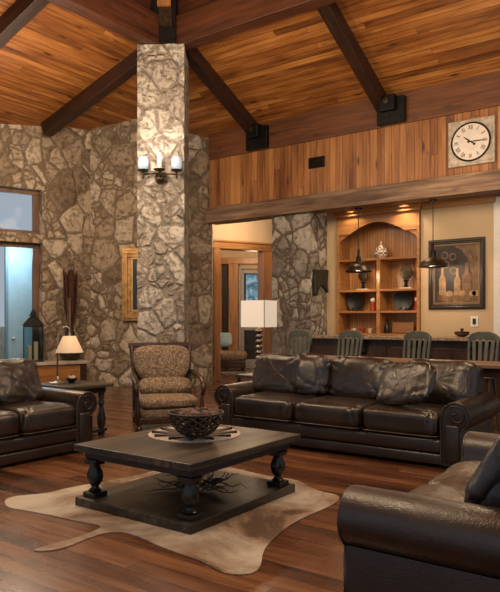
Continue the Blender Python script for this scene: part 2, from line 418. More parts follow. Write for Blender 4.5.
# windows in the stone wall
WINF = wood('weathered_window_wood', [(.25, (.09, .04, .02)), (.8, (.24, .13, .075))], 2, 0, None, 1, .5, 0, .3, .2)
def window(name, s0, s1, z0, z1, mull, label):
    w = bpy.data.objects.new(name, None); COL.objects.link(w); w.location = LO; w.rotation_euler.z = LR; struct(w, label)
    f = MB(); t = .085; y0, y1 = .2, .29
    f.b2(s0, s1, y0, y1, z0, z0+t); f.b2(s0, s1, y0, y1, z1-t, z1)
    f.b2(s0, s0+t, y0, y1, z0+t, z1-t); f.b2(s1-t*1.5, s1, y0, y1, z0+t, z1-t)
    for k in mull: f.b2(k-t/2, k+t/2, y0, y1, z0+t, z1-t)
    build('window_frame', f, WINF, w, bevel=.008)
    build('pane', MB().b2(s0+t, s1-t, .24, .25, z0+t, z1-t), PANE, w)
    return w
window('window_1', -2.7, -.06, 3.13, 4.03, (-1.2,), 'upper transom window')
window('window_2', -2.7, -.06, .5, 2.95, (-1.45,), 'tall lower window with brown frame')
# pale blue door leaf on the porch outside
pd = thing('porch_door', 'pale blue panelled door standing on the porch beyond the left window', 'door', LO, LR)
build('door_panel', MB().b2(-.25, .7, 2.0, 2.06, .0, 3.3), BLUEP, pd, bevel=.01)
build('door_stile', MB().b2(-.31, -.25, 1.98, 2.08, .0, 3.3), plain('pale_blue_trim', (.2, .37, .45), .5, 0, .05), pd)
build('door_knob', MB().lathe([(.0, 0), (.035, .01), (.04, .03), (.02, .05), (.012, .08)], (-.14, 2.0, .98), 14, 'Y'), WHITEP, pd, smooth=True)
pw_ = build('porch_railing', MB().b2(-3.4, -.35, 1.9, 1.98, 0, 1.25), plain('grey_porch_rail', (.3, .36, .36), .6), loc=LO, rz=LR)
tag(pw_, 'grey solid porch railing seen low through the left window', 'railing')
sh = MB()
random.seed(4)
for k in range(26):
    a = random.uniform(0, 2*PI); r = random.uniform(.15, .5)
    p0 = Vector((-.75, 2.35, 1.15)); p2 = p0+Vector((math.cos(a)*r, math.sin(a)*.2, random.uniform(.3, 1.1)))
    sh.tube([p0, (p0+p2)/2+Vector((0, 0, .18)), p2], [.012, .02, .003], 5)
tw = build('porch_shrub', sh, plain('reddish_shrub', (.13, .10, .09), .7, 0, .5), loc=LO, rz=LR, smooth=True)
sh2 = MB().lathe([(.22, 0), (.3, 1.15), (.27, 1.15), (.2, 1.05)], (-.75, 2.35, 0), 16)
tag(tw, 'bare dark shrub in a planter outside the left window', 'plant')
tag(build('porch_planter', sh2, MATS['grey_porch_rail'], loc=LO, rz=LR, smooth=True), 'tall grey planter outside the left window behind the railing', 'planter')

# stone ledge below the window (long bench with timber front)
lg = thing('window_bench', 'long built bench with stone top and orange wood front under the left window', 'bench', LO, LR)
build('bench_top', MB().b2(-3.2, .72, -.58, -.03, .52, .585), LEDGE, lg, bevel=.012)
build('bench_front', MB().b2(-3.2, .55, -.52, -.05, 0, .52), CASEWOOD, lg, bevel=.01)
build('bench_end_block', MB().b2(.55, .68, -.53, -.03, 0, .52), DARKW, lg, bevel=.01)

# column
cf = MB().grid_box(-.385, .385, 0, .77, 0, 5.93, .09, .022, 3)
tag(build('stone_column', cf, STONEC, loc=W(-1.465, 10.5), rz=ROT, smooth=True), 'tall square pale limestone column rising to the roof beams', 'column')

# plank wall, header, frieze
WV = 10.38
struct(build('wall_right', MB().b2(-8.5, 4, WV, WV+.22, 3.72, 4.74), PLANKW), 'band of upright knotty planks above the bar')
struct(build('trim_1', MB().b2(-8.5, 4, WV-.04, WV+.27, 4.74, 5.33), FRIEZE), 'brown timber frieze under the ceiling')
hb = MB().grid_box(-8.52, 4, WV-.1, WV+.26, 3.42, 3.73, .16, .012, 5)
struct(build('trim_2', hb, HEADER, smooth=True), 'rough sawn header beam across the bar')
# pier
pr = MB().grid_box(-6.95, -6.09, WV+.02, 11.05, 0, 3.44, .09, .02, 8)
tag(build('stone_pier', pr, STONEP, smooth=True), 'short square grey limestone pier under the header beam beside the bar', 'pillar')
pm = plain('patina_dark', (.035, .03, .02), .55, .4, .4, 14, .3)
orn = MB().prism([(10.5, 2.36), (10.58, 2.33), (10.7, 2.36), (10.9, 2.37), (11.0, 2.38), (10.97, 2.12), (11.0, 1.93), (10.9, 2.0), (10.74, 2.08), (10.64, 1.98), (10.58, 1.86), (10.48, 1.85), (10.47, 2.1)], -6.1, -6.02, 'YZ')
tag(build('wall_ornament', orn, pm, bevel=.012), 'dark ragged metal ornament hanging on the side of the stone pier', 'ornament')

# tan wall behind the bar
bw = MB().b2(-6.09, -5.86, 11.05, 11.5, 0, 3.6).b2(-4.19, -2.9, 11.05, 11.5, 0, 3.6).b2(-5.86, -4.19, 11.05, 11.5, 0, 1.1)
struct(build('wall_bar', bw, TAN), 'tan plaster wall behind the bar')
struct(build('trim_3', MB().b2(-4.15, -2.9, 11.0, 11.05, 3.36, 3.5), CASINGH, bevel=.01), 'wood cornice above the tan wall')
struct(build('trim_4', MB().b2(-2.93, -2.82, 11.03, 11.52, 0, 3.45), WHITEP, bevel=.01), 'white corner trim')
struct(build('wall_far_right', MB().b2(-2.82, 4, 12.2, 12.4, 0, 3.7), plain('grey_blue_plaster', (.42, .45, .44), .7, 0, .05, 3)), 'pale grey wall past the bar')
struct(build('ceiling', MB().b2(-11.8, 4, WV+.22, 22, 3.86, 3.95), CREAM), 'plaster ceiling beyond the header beam')
struct(build('ceiling', MB().b2(-6.1, 4, WV+.27, 11.5, 3.52, 3.6), CASINGH), 'wood soffit over the bar')

# doorway wall
DO = W(-.85, 14.7); DR = ROT+math.atan2(.5015, .865)
dw = MB().b2(-1.6, .14, 0, .2, 0, 3.87).b2(1.4, 4.0, 0, .2, 0, 3.87).b2(.14, 1.4, 0, .2, 3.1, 3.87)
struct(build('wall_doorway', dw, CREAM, loc=DO, rz=DR), 'cream plaster wall around the wide doorway')
d1 = bpy.data.objects.new('door_1', None); COL.objects.link(d1); d1.location = DO; d1.rotation_euler.z = DR
struct(d1, 'cased opening in golden wood')
build('door_casing', MB().b2(-.0, .17, -.05, .24, 0, 3.05).b2(1.33, 1.58, -.05, .24, 0, 3.05), CASING, d1, bevel=.012)
build('head_casing', MB().b2(-.02, 1.6, -.06, .24, 3.05, 3.2).b2(-.06, 1.64, -.09, .24, 3.2, 3.25), CASINGH, d1, bevel=.012)

# room beyond the doorway (frontal)
FR = lambda X, Y: W(X, Y)
def frontal(name, mb, mat, Y, parent=None, **k): return build(name, mb, mat, parent, loc=W(0, Y) if parent is None else None, rz=ROT if parent is None else 0, **k)
struct(frontal('wall_far', MB().b2(-3, -.82, 0, .2, 0, 3.87).b2(-.82, -.3, 0, .2, 3.2, 3.87).b2(-.3, .42, 0, .2, 2.85, 3.87).b2(.42, 4, 0, .2, 0, 3.87), TAN, 18.6), 'far tan wall of the next room')
w3 = bpy.data.objects.new('window_3', None); COL.objects.link(w3); w3.location = W(0, 18.6); w3.rotation_euler.z = ROT; struct(w3, 'dark wood window beyond the doorway')
build('window_frame', MB().b2(-.9, -.82, -.05, .1, 0, 3.1).b2(-.62, -.34, -.1, .15, 0, 3.05).b2(-.9, .5, -.12, .1, 3.02, 3.2), CASING, w3, bevel=.01)
build('pane', MB().b2(-.82, -.62, .05, .07, 0, 3.02), plain('dark_window_view', (.05, .028, .015), .3), w3)
d2 = bpy.data.objects.new('door_2', None); COL.objects.link(d2); d2.location = W(0, 18.6); d2.rotation_euler.z = ROT; struct(d2, 'grey framed glass door beyond the doorway')
GREYF = plain('grey_painted_frame', (.36, .33, .3), .5, 0, .1)
build('door_frame', MB().b2(-.33, -.27, -.06, .12, 0, 2.95).b2(-.27, -.17, .0, .1, 0, 2.75).b2(.36, .5, .0, .1, 0, 2.8).b2(-.27, .45, 0, .1, 2.75, 2.9).b2(-.17, .36, 0, .1, 0, .25).b2(-.17, .36, 0, .1, 1.1, 1.2), GREYF, d2, bevel=.01)
build('pane', MB().b2(-.17, .36, .04, .05, .25, 2.75), PANE, d2)
# things outside that glass door: porch wall with a bright blue window
pw2 = thing('porch_wall', 'dark timber porch wall seen through the far glass door', 'wall', W(0, 20.4), ROT)
build('boards', MB().b2(-1.6, .1, 0, .1, 0, 1.9).b2(-1.6, -.13, 0, .1, 1.9, 3.4).b2(.44, 1.6, 0, .1, 0, 3.4).b2(.1, .44, 0, .1, 0, 1.9).b2(-.13, .44, 0, .1, 2.85, 3.4), plain('weathered_boards', (.11, .085, .065), .7, 0, .3, 4), pw2)
bf = M('frosted_blue_glass'); vv = bf.obj(); nn = bf.noise(vv, 2.2, 3, .5, 1.5)
cc = bf.ramp(nn, [(.35, (.06, .16, .22)), (.5, (.2, .42, .52)), (.62, (.6, .75, .8))])
bf.bs(Base_Color=cc, Roughness=.2, Emission_Color=cc, Emission_Strength=.45)
build('lit_window', MB().b2(-.13, .44, .03, .06, 1.9, 2.85), bf.m, pw2)

# ------------------------------------------------------------------ roof timbers
def bar(name, p0, p1, w, h, mat, label):
    """square timber from p0 to p1 (centre of its underside)"""
    p0, p1 = Vector(p0), Vector(p1); d = p1-p0; L = d.length
    b = MB().b2(0, L, -w/2, w/2, 0, h)
    o = build(name, b, mat, bevel=.012)
    xa = d.normalized(); ya = Vector((0, 0, 1)).cross(xa).normalized(); za = xa.cross(ya)
    o.matrix_world = Matrix.Translation(p0) @ Matrix((xa, ya, za)).transposed().to_4x4()
    return struct(o, label)
bar('trim_5', (RU+.18, RV, 5.93), (5, RV, 5.93), .26, .5, BEAMX, 'dark ridge beam running right from the column')
bar('trim_6', (RU, RV-.18, 5.93), (RU, -4.5, 5.93), .26, .5, BEAMX, 'dark ridge beam running towards the viewer')
def rafter_v(n, u): bar(n, (u, RV+.1, RZ-.25-.04), (u, WV-.02, RZ-.25-.457*(WV-RV)), .2, .3, RAFT, 'dark sloping rafter above the bar wall')
rafter_v('trim_7', -7.34); rafter_v('trim_8', -4.62); rafter_v('trim_9', -1.9)
def rafter_u(n, v, ue): bar(n, (RU-.1, v, RZ-.29), (ue, v, RZ-.27-.3*(RU-ue)), .2, .3, RAFT, 'dark sloping rafter above the window wall')
rafter_u('trim_10', RV+.05, -10.8); rafter_u('trim_11', 5.75, -12.2); rafter_u('trim_12', 3.4, -13.0)
hub = thing('roof_bracket', 'black steel hub bracket joining the beams on top of the column', 'bracket', (RU, RV, 5.93), ROT)
build('steel_plate', MB().b2(-.2, .2, -.34, .1, 0, 1.15), IRON, hub, bevel=.01)
build('wood_post', MB().b2(-.1, .12, -.4, -.34, .62, 1.15), CASING, hub)
build('cap_plate', MB().b2(-.08, .14, -.37, -.34, .3, .6), BRONZE, hub)
br = thing('steel_bracket', 'black steel rafter bracket with round bolt, nearer the stone column', 'bracket', (-7.22, WV-.04, 4.75))
build('plate', MB().b2(-.25, .25, -.1, 0, 0, .44), IRON, br, bevel=.01)
build('saddle', MB().b2(-.17, .11, -.2, -.02, .2, .47), IRON, br, bevel=.02)
for x in (-.19, .19):
    for z in (.08, .36): build('bolt', MB().lathe([(.0, 0), (.018, .0), (.018, .015), (.0, .018)], (x, -.1, z), 8, 'Y'), IRON, br)
build('round_bolt', MB().lathe([(.0, 0), (.06, .0), (.055, .03), (.0, .034)], (-.03, -.2, .36), 12, 'Y'), BRONZE, br)
dup(br, (-4.42, WV-.04, 4.75), 0, 'black steel rafter bracket on the frieze, the one nearer the clock')

# ------------------------------------------------------------------ clock, vent, sconce
def wallx(px, v):                 # room u for an image column on a plane v = const
    r = (px-250)/F; return v*(r*CA-SA)/(CA+r*SA)
cu = wallx(471.5, WV-.03); cY = -SA*cu+CA*(WV-.03)
ck = thing('wall_clock', 'large square whitewashed wall clock with round face and Roman numerals', 'clock', (cu, WV-.0, CAMZ+(320-142.3)/F*cY))
S = .365
WASH = plain('whitewashed_wood', (.52, .44, .35), .7, 0, .2, 12, .3)
build('clock_frame', MB().b2(-S, S, -.06, 0, -S, S), WASH, ck, bevel=.012)
build('inner_board', MB().b2(-S+.04, S-.04, -.07, -.06, -S+.04, S-.04), WASH, ck)
build('rim', MB().ring([(math.cos(a*PI/32)*.3, -.08, math.sin(a*PI/32)*.3) for a in range(64)], .015, 8), IRON, ck, smooth='all')
face = build('clock_face', MB().lathe([(.295, 0), (.295, .012)], (0, -.07, 0), 64, 'Y'), plain('ivory_dial', (.78, .7, .62), .5, 0, .06), ck)
NUM = ['XII', 'I', 'II', 'III', 'IIII', 'V', 'VI', 'VII', 'VIII', 'IX', 'X', 'XI']
for i, t in enumerate(NUM):
    cv = bpy.data.curves.new('numeral', 'FONT'); cv.body = t; cv.size = .10; cv.align_x = 'CENTER'; cv.align_y = 'CENTER'; cv.extrude = .001; cv.offset = .0
    o = bpy.data.objects.new('numeral', cv); COL.objects.link(o)
    bpy.context.view_layer.update()
    me = bpy.data.meshes.new_from_object(o.evaluated_get(bpy.context.evaluated_depsgraph_get()))
    bpy.data.objects.remove(o)
    a = -i*PI/6
    me.transform(Matrix.Translation((-math.sin(a)*.222, -.085, math.cos(a)*.222)) @ Matrix.Rotation(-a, 4, 'Y') @ Matrix.Rotation(PI/2, 4, 'X') @ Matrix.Diagonal((.6, 1, 1, 1)))
    me.materials.clear(); me.materials.append(IRON)
    q = bpy.data.objects.new('numeral', me); COL.objects.link(q); q.parent = ck
def hand(name, ang, L, tail, w):
    d = Vector((math.sin(ang), 0, math.cos(ang))); s_ = Vector((math.cos(ang), 0, -math.sin(ang)))
    pts = [(-d*tail-s_*w), (d*L*.6-s_*w*1.3), (d*L), (d*L*.6+s_*w*1.3), (-d*tail+s_*w)]
    b = MB(); b.prism([(p.x, p.z) for p in pts], -.094, -.089, 'XZ'); b.lathe([(.018, 0), (.018, .006)], (-d.x*tail, -.089, -d.z*tail), 12, 'Y')
    build(name, b, IRON, ck)
hand('hour_hand', math.radians(308), .15, .075, .007); hand('minute_hand', math.radians(91), .235, .03, .006)

vu = wallx(317, WV)
vt = thing('wall_vent', 'small black rectangular vent on the upright planks', 'vent', (vu, WV, CAMZ+(320-162.5)/F*(-SA*vu+CA*WV)))
build('vent_frame', MB().b2(-.17, .17, -.03, 0, -.1, .1), IRON, vt, bevel=.008)
lv = MB()
for k in range(5): lv.box((0, -.035, -.064+k*.032), (.28, .02, .014), rx=.6)
build('louvre', lv, BRONZE, vt)

sc = thing('wall_sconce', 'bronze wall sconce with three glass shades on the stone column', 'wall lamp', W(-1.455, 10.46, CAMZ+(320-178)/F*10.46), ROT)
build('backplate', MB().lathe([(0, 0), (.1, .0), (.1, .02), (.05, .04), (.03, .06)], (0, 0, 0), 24, 'Y'), BRONZE, sc, smooth=True)
a_ = MB().tube([(-.27, -.13, .03), (0, -.16, .04), (.27, -.13, .03)], .013, 8).tube([(0, -.05, 0), (0, -.16, .02), (0, -.17, .06)], .015, 8)
for x in (-.27, .27): a_.tube([(x, -.13, -.04), (x, -.13, .1)], .016, 8)
build('arm', a_, BRONZE, sc, smooth=True)
GSH = emit('frosted_shade_glass', (.62, .80, 1.0), .28, (.42, .52, .62))
PINK = emit('warm_shade_glass', (1, .8, .66), .25, (.6, .5, .45))
for x, y, z, mt in ((-.27, -.13, .09, GSH), (0, -.18, .09, PINK), (.27, -.13, .09, GSH)):
    build('cup', MB().lathe([(.012, -.03), (.09, .0), (.095, .012), (.03, .016)], (x, y, z), 20), BRONZE, sc, smooth=True)
    build('glass_shade', MB().lathe([(.05, 0), (.078, .03), (.088, .1), (.08, .16), (.062, .2), (.055, .2), (.07, .15), (.075, .1), (.06, .03)] if x else [(.035, 0), (.038, .1), (.038, .24), (.03, .25)], (x, y, z+.016), 20), mt, sc, smooth=True)

# ------------------------------------------------------------------ picture frames
def picture(name, label, w, h, loc, rz, fm, cm, fw=.11, mat2=None):
    t = thing(name, label, 'painting', loc, rz)
    f = MB()
    for o_, d_, ww in ((0, .03, fw), (fw*.25, .055, fw*.4)):
        a, c = w/2-o_, h/2-o_
        f.b2(-a, a, -d_, 0, -c, -c+ww).b2(-a, a, -d_, 0, c-ww, c).b2(-a, -a+ww, -d_, 0, -c+ww, c-ww).b2(a-ww, a, -d_, 0, -c+ww, c-ww)
    build('frame', f, fm, t, bevel=.01)
    if mat2: 
        f = MB(); a, c, ww = w/2-fw, h/2-fw, .035
        f.b2(-a, a, -.026, 0, -c, -c+ww).b2(-a, a, -.026, 0, c-ww, c).b2(-a, -a+ww, -.026, 0, -c+ww, c-ww).b2(a-ww, a, -.026, 0, -c+ww, c-ww)
        build('inner_moulding', f, mat2, t, bevel=.006)
    build('canvas', MB().b2(-w/2+fw*.8, w/2-fw*.8, -.012, -.002, -h/2+fw*.8, h/2-fw*.8), cm, t)
    return t
gp = picture('framed_painting', 'gold framed dark painting on the stone wall behind the column', 1.3, 1.53, W(-2.69+.65, 13.43, CAMZ+(320-284.5)/F*13.43), ROT, GOLD, NIGHT, .2, plain('gilt_inner', (.62, .4, .17), .35, .5))
build('painted_highlight', MB().prism([(-.36, -.44), (-.1, -.36), (.1, -.4), (-.2, -.46)], -.016, -.012, 'XZ'), ARTL, gp)
au = wallx(456.5, 11.05); aY = -SA*au+CA*11.05
ap = picture('framed_painting', 'dark framed still life of bottles and fruit on the tan wall', .98, 1.22, (au, 11.05, CAMZ+(320-274)/F*aY), 0, plain('espresso_frame', (.03, .018, .01), .35), ART, .085, plain('frame_gilt_line', (.2, .12, .05), .4))
def flat(poly, mt, lay, nm): build(nm, MB().prism(poly, -.0125-.0015*lay, -.0125-.0015*(lay-1), 'XZ'), mt, ap)
def disc(cx, cz, r, mt, lay, nm, sx=1): flat([(cx+math.cos(k*PI/12)*r*sx, cz+math.sin(k*PI/12)*r) for k in range(24)], mt, lay, nm)
flat([(-.36, -.3), (-.36, .42), (-.1, .5), (.08, .42), (.2, .22), (.26, 0), (.26, -.3)], ARTD, 1, 'painted_arch')
flat([(.0, .5), (.12, .46), (.26, .3), (.34, .05), (.3, .05), (.22, .26), (.1, .4), (-.02, .47)], ARTB, 2, 'painted_arch_edge')
disc(-.02, -.41, .09, ARTB, 2, 'painted_cloth', 3.4)
for cx, cz in ((-.2, .33), (-.18, .17), (-.05, .06), (-.06, .3)): disc(cx, cz, .065, ARTB, 3, 'painted_plate'); disc(cx, cz, .045, ARTD, 4, 'painted_plate_centre')
def bottle(cx, z0, r, h, mt, lay): flat([(cx-r, z0), (cx-r, z0+h*.55), (cx-r*.4, z0+h*.7), (cx-r*.35, z0+h), (cx+r*.35, z0+h), (cx+r*.4, z0+h*.7), (cx+r, z0+h*.55), (cx+r, z0)], mt, lay, 'painted_bottle')
bottle(-.24, -.36, .06, .5, ARTL, 3); bottle(.02, -.36, .055, .46, ARTL, 5); bottle(.18, -.33, .08, .52, ARTB, 4)
for cx in (-.12, .1, .28, .33): disc(cx, -.34, .05, ARTL, 6, 'painted_fruit', 1.2)
ou = wallx(474.5, 11.05)
ot = thing('wall_switch', 'small white switch plate with black centre on the tan wall', 'switch', (ou, 11.05, CAMZ+(320-321.5)/F*(-SA*ou+CA*11.05)))
build('plate', MB().b2(-.065, .065, -.012, 0, -.09, .09), WHITEP, ot, bevel=.004); build('rocker', MB().b2(-.028, .028, -.02, -.012, -.05, .05), BLACKC, ot, bevel=.003)

# ------------------------------------------------------------------ bookcase
bc = thing('bookcase', 'built in golden wood bookcase with arched top behind the bar', 'bookcase', (-5.85, 11.0, 1.1))
BWd = 1.65; FZ = lambda z: z-1.1
build('back_panel', MB().b2(0, BWd, .44, .47, 0, 2.4), BEAD, bc)
build('side_panel', MB().b2(0, .05, 0, .44, 0, 2.4), CASEWOOD, bc, bevel=.004)
build('side_panel', MB().b2(BWd-.05, BWd, 0, .44, 0, 2.4), CASEWOOD, bc, bevel=.004)
cdx = wallx(378, 11.0)+5.85
build('divider', MB().b2(cdx-.035, cdx+.035, .0, .44, 0, FZ(2.53)), CASEWOOD, bc, bevel=.004)
for z in (2.53, 1.95, 1.55, 1.13):
    build('shelf', MB().b2(.05, BWd-.05, .01, .44, FZ(z)-.02, FZ(z)+.02), CASEWOOD, bc, bevel=.004)
arc = [(.0, FZ(2.9)), (.05, FZ(2.9))]; 
arc = [(.05, FZ(3.02)), (.28, FZ(3.02))]+[(.28+(BWd-.56)*k/16, FZ(3.03)+.19*math.sin(PI*k/16)) for k in range(1, 16)]+[(BWd-.28, FZ(3.02)), (BWd-.05, FZ(3.02)), (BWd-.05, FZ(3.4)), (.05, FZ(3.4))]
build('arched_valance', MB().prism(arc, 0, .05, 'XZ'), CASEWOOD, bc, bevel=.004)
build('crown_moulding', MB().b2(-.03, BWd+.03, -.05, .05, FZ(3.36), FZ(3.42)).b2(-.06, BWd+.06, -.09, .05, FZ(3.42), FZ(3.49)), CASINGH, bc, bevel=.012)
for x, sg in ((.05, 1), (BWd-.05, -1)):
    build('corbel', MB().prism([(x, FZ(3.02)), (x+sg*.17, FZ(3.02)), (x+sg*.12, FZ(2.97)), (x+sg*.04, FZ(2.93)), (x, FZ(2.86))], .02, .07, 'XZ'), CASEWOOD, bc, bevel=.01)
# ornaments on its shelves
def on_shelf(px, z, v=11.2): return (wallx(px, v), v, z+.021)
jar = thing('ceramic_jar', 'white patterned round jar with knob on the top bookcase shelf', 'jar', on_shelf(381, 2.53))
jm = M('checked_glaze'); q = jm.n('TexChecker', {'Vector': jm.obj(), 'Scale': 26.0, 'Color1': (.7, .6, .48, 1), 'Color2': (.12, .08, .06, 1)}); jm.bs(Base_Color=q, Roughness=.25)
build('body', MB().lathe([(.07, 0), (.12, .05), (.125, .12), (.09, .2), (.04, .22)], seg=24), jm.m, jar, smooth=True)
build('lid', MB().lathe([(.06, .215), (.03, .25), (.012, .27), (.02, .3), (.008, .33)], seg=16), CREAMCER, jar, smooth=True)
def stand(label, px, r):
    t = thing('standing_ornament', label, 'ornament', on_shelf(px, 1.95))
    build('base', MB().b2(-.12, .12, -.05, .05, 0, .03), CREAMCER, t, bevel=.008)
    build('stem', MB().lathe([(.06, .03), (.03, .06), (.025, .12), (.05, .16)], seg=14), IRON, t, smooth=True)
    build('disc', MB().lathe([(.0, 0), (r*.8, 0), (r, .02), (r*.95, .05), (r*.5, .06), (0, .06)], (0, .03, .17+r), 24, 'Y'), BRONZE, t, smooth=True)
stand('dark ornament on pale foot on the left middle shelf behind the pendant', 363, .1); stand('round dark ornament on pale foot on the right middle shelf', 406, .125)
def plate(label, px, z, r):
    t = thing('display_plate', label, 'plate', on_shelf(px, z, 11.25))
    build('dish', MB().lathe([(0, 0), (r*.55, .0), (r*.8, .02), (r, .035), (r, .05), (r*.78, .04), (r*.5, .02), (0, .02)], (0, .06, r+.012), 32, 'Y'), BLACKC, t, smooth=True)
    build('easel', MB().tube([(-.07, -.03, .01), (0, .09, .14), (.07, -.03, .01)], .008, 6), BRONZE, t)
plate('round black plate on the left lower bookcase shelf', 355, 1.55, .175); plate('round black plate on the right lower bookcase shelf', 402.5, 1.55, .185)
def figur(label, px):
    t = thing('figurine', label, 'figurine', on_shelf(px, 1.55, 11.12))
    build('body', MB().lathe([(.05, 0), (.06, .03), (.04, .1), (.05, .14), (.02, .17)], seg=14), REDC, t, smooth=True)
    build('head', MB().ball((0, 0, .2), (.05, .045, .05)), CREAMCER, t, smooth=True)
figur('red and cream figurine beside the left black plate', 373); figur('red and cream figurine at the far right of the lower shelf', 417)
for i, (px, nm) in enumerate(((354, 'leftmost of the small cream cups on the bottom shelf'), (362, 'middle small cream cup on the bottom shelf'), (370, 'rightmost of the small cream cups beside the divider'))):
    tag(build('small_cup', MB().lathe([(.03, 0), (.045, .03), (.05, .09), (.042, .09), (.035, .03), (0, .02)], seg=16), (CREAMCER, REDC, CREAMCER)[i], loc=on_shelf(px, 1.13, 11.15), smooth=True), nm.replace('middle small cream', 'small red').replace('leftmost of the small cream cups', 'small cream cup furthest left').replace('rightmost of the small cream cups', 'small cream cup'), 'cup')
tag(build('glass_bottle', MB().lathe([(.04, 0), (.045, .02), (.045, .13), (.015, .18), (.015, .24), (.02, .25)], seg=16), BLACKC, loc=on_shelf(387, 1.13), smooth=True), 'dark slim bottle right of the divider on the bottom shelf', 'bottle')
tag(build('wood_tray', MB().box((0, 0, .11), (.42, .02, .2), rx=-.15), CASEWOOD, loc=on_shelf(403, 1.13, 11.3), bevel=.006), 'wooden tray leaning at the back of the right bottom shelf', 'tray')

# ------------------------------------------------------------------ pendants
def pendant(px, ytop, label, cid):
    v = 10.52; u = wallx(px, v); Y = -SA*u+CA*v
    zb = CAMZ+(320-ytop)/F*Y
    t = thing('pendant_lamp', label, 'pendant lamp', (u, v, zb), 0, 'pendant lamps over the bar')
    build('shade', MB().lathe([(.235, 0), (.24, .015), (.222, .03), (.2, .075), (.15, .12), (.07, .15), (.05, .2), (.045, .2), (.06, .145), (.14, .112), (.19, .07), (.215, .025), (.22, .0)], seg=32), BRONZE, t, smooth=True)
    build('socket', MB().lathe([(.05, .19), (.04, .27), (.018, .3), (.018, .4), (.006, .42)], seg=14), IRON, t, smooth=True)
    build('bulb', MB().ball((0, 0, .06), .05), emit('bulb_glow_'+cid, (1, .75, .45), 4), t, smooth=True)
    build('cord', MB().tube([(0, 0, .4), (0, 0, 3.42-zb)], .007, 6), IRON, t)
    build('canopy', MB().lathe([(.06, 3.39-zb), (.06, 3.42-zb)], seg=16), IRON, t, smooth=True)
    return u, v, zb
PL = [pendant(358.5, 272, 'bronze pendant lamp hanging in front of the bookcase', 'a'), pendant(433, 267, 'bronze pendant lamp hanging in front of the still life painting', 'b')]

# ------------------------------------------------------------------ bar counter
bcn = thing('bar_counter', 'long bar counter with granite top and dark panelled front', 'bar counter', (-5.95, 10.0, 0))
build('counter_top', MB().b2(0, 4.6, -.05, .85, 1.07, 1.13), MARBLE, bcn, bevel=.012)
build('front_panel', MB().b2(.05, 4.5, .14, .8, 0, 1.07), DARKW, bcn, bevel=.006)
pp = MB()
for k in range(6): pp.b2(.12+k*.74, .76+k*.74, .12, .14, .15, .95)
build('raised_panel', pp, DARKW, bcn, bevel=.015)
for k in range(4):
    x = 1.45+k*.93-.35
    build('corbel', MB().prism([(.14, 1.06), (-.02, 1.06), (-.01, .98), (.05, .93), (.06, .85), (.14, .78)], x-.05, x+.05, 'YZ'), BLACKT, bcn, bevel=.008)
tag(build('counter_bowl', MB().lathe([(.05, 0), (.11, .03), (.12, .08), (.10, .085), (.05, .06), (.02, .1), (.03, .13), (0, .14)], seg=20), DARKW, loc=(wallx(462, 10.4), 10.4, 1.131), smooth=True), 'small dark lidded dish on the counter below the painting', 'dish')

# ------------------------------------------------------------------ stools and high table
def make_stool(label):
    t = thing('bar_stool', label, 'bar stool', (0, 0, 0), 0, 'slat backed stools at the high table')
    # back at +y, seat towards -y
    build('seat', MB().cushion((0, -.02, .69), (.44, .42, .05), .45, 0, 1, 32, 10), SAGE, t, smooth='all')
    for x in (-1, 1):
        build('leg', MB().tube([(x*.15, -.17, .67), (x*.2, -.22, 0)], [.02, .017], 10), SAGE, t, smooth=True)
        build('leg', MB().tube([(x*.15, .14, .67), (x*.2, .2, 0)], [.02, .017], 10), SAGE, t, smooth=True)
        build('back_post', MB().tube([(x*.16, .15, .69), (x*.175, .2, .95), (x*.18, .25, 1.17)], [.018, .018, .02], 10), SAGE, t, smooth=True)
    build('stretcher', MB().tube([(-.18, -.2, .25), (.18, -.2, .25)], .012, 8).tube([(-.18, .18, .3), (.18, .18, .3)], .012, 8).tube([(-.18, -.2, .33), (-.18, .18, .33)], .012, 8).tube([(.18, -.2, .33), (.18, .18, .33)], .012, 8), SAGE, t)
    for k in range(4):
        x = -.12+k*.08
        build('slat', MB().prism([(x*.8-.018, .7), (x*.8+.018, .7), (x+.022, 1.15), (x-.022, 1.15)], -.007, .007, 'XZ'), SAGE, t)
    for o in t.children:
        if o.name.startswith('slat'):
            for v in o.data.vertices: v.co.y += .16+(v.co.z-.7)*.2
    pts = [(-.2, 1.13), (-.195, 1.18), (-.15, 1.225), (-.07, 1.25), (.07, 1.25), (.15, 1.225), (.195, 1.18), (.2, 1.13), (.1, 1.15), (-.1, 1.15)]
    cr = build('crest_rail', MB().prism(pts, .235, .265, 'XZ'), SAGE, t, bevel=.008)
    return t
st0 = make_stool('slat backed stool furthest left, in front of the stone pier')
labs = [None, 'slat backed stool in front of the left half of the bookcase', 'slat backed stool in front of the right edge of the bookcase', 'slat backed stool furthest right, below the still life painting']
for i, (u, a) in enumerate(((-5.11, .06), (-4.26, .0), (-3.26, -.04), (-2.36, .03))):
    if i == 0: st0.location = (u, 8.2, 0); st0.rotation_euler.z = a
    else: dup(st0, (u, 8.2, 0), a, labs[i])
ht = thing('high_table', 'long narrow high table standing behind the leather sofa', 'table', (-3.2, 7.55, 0))
build('table_top', MB().b2(-1.45, 2.5, -.27, .3, .86, .91), wood('walnut_top', [(.25, (.12, .06, .03)), (.8, (.32, .19, .11))], 0, 1, .14, 6, .4, .02, .2, .2), ht, bevel=.01)
build('apron', MB().b2(-1.35, 2.4, -.2, .22, .76, .86), DARKW, ht)
for x in (-1.33, 2.35):
    for y in (-.18, .2): build('leg', MB().lathe([(.04, 0), (.03, .05), (.045, .3), (.03, .4), (.045, .7), (.05, .76)], (x, y, 0), 16), DARKW, ht, smooth=True)

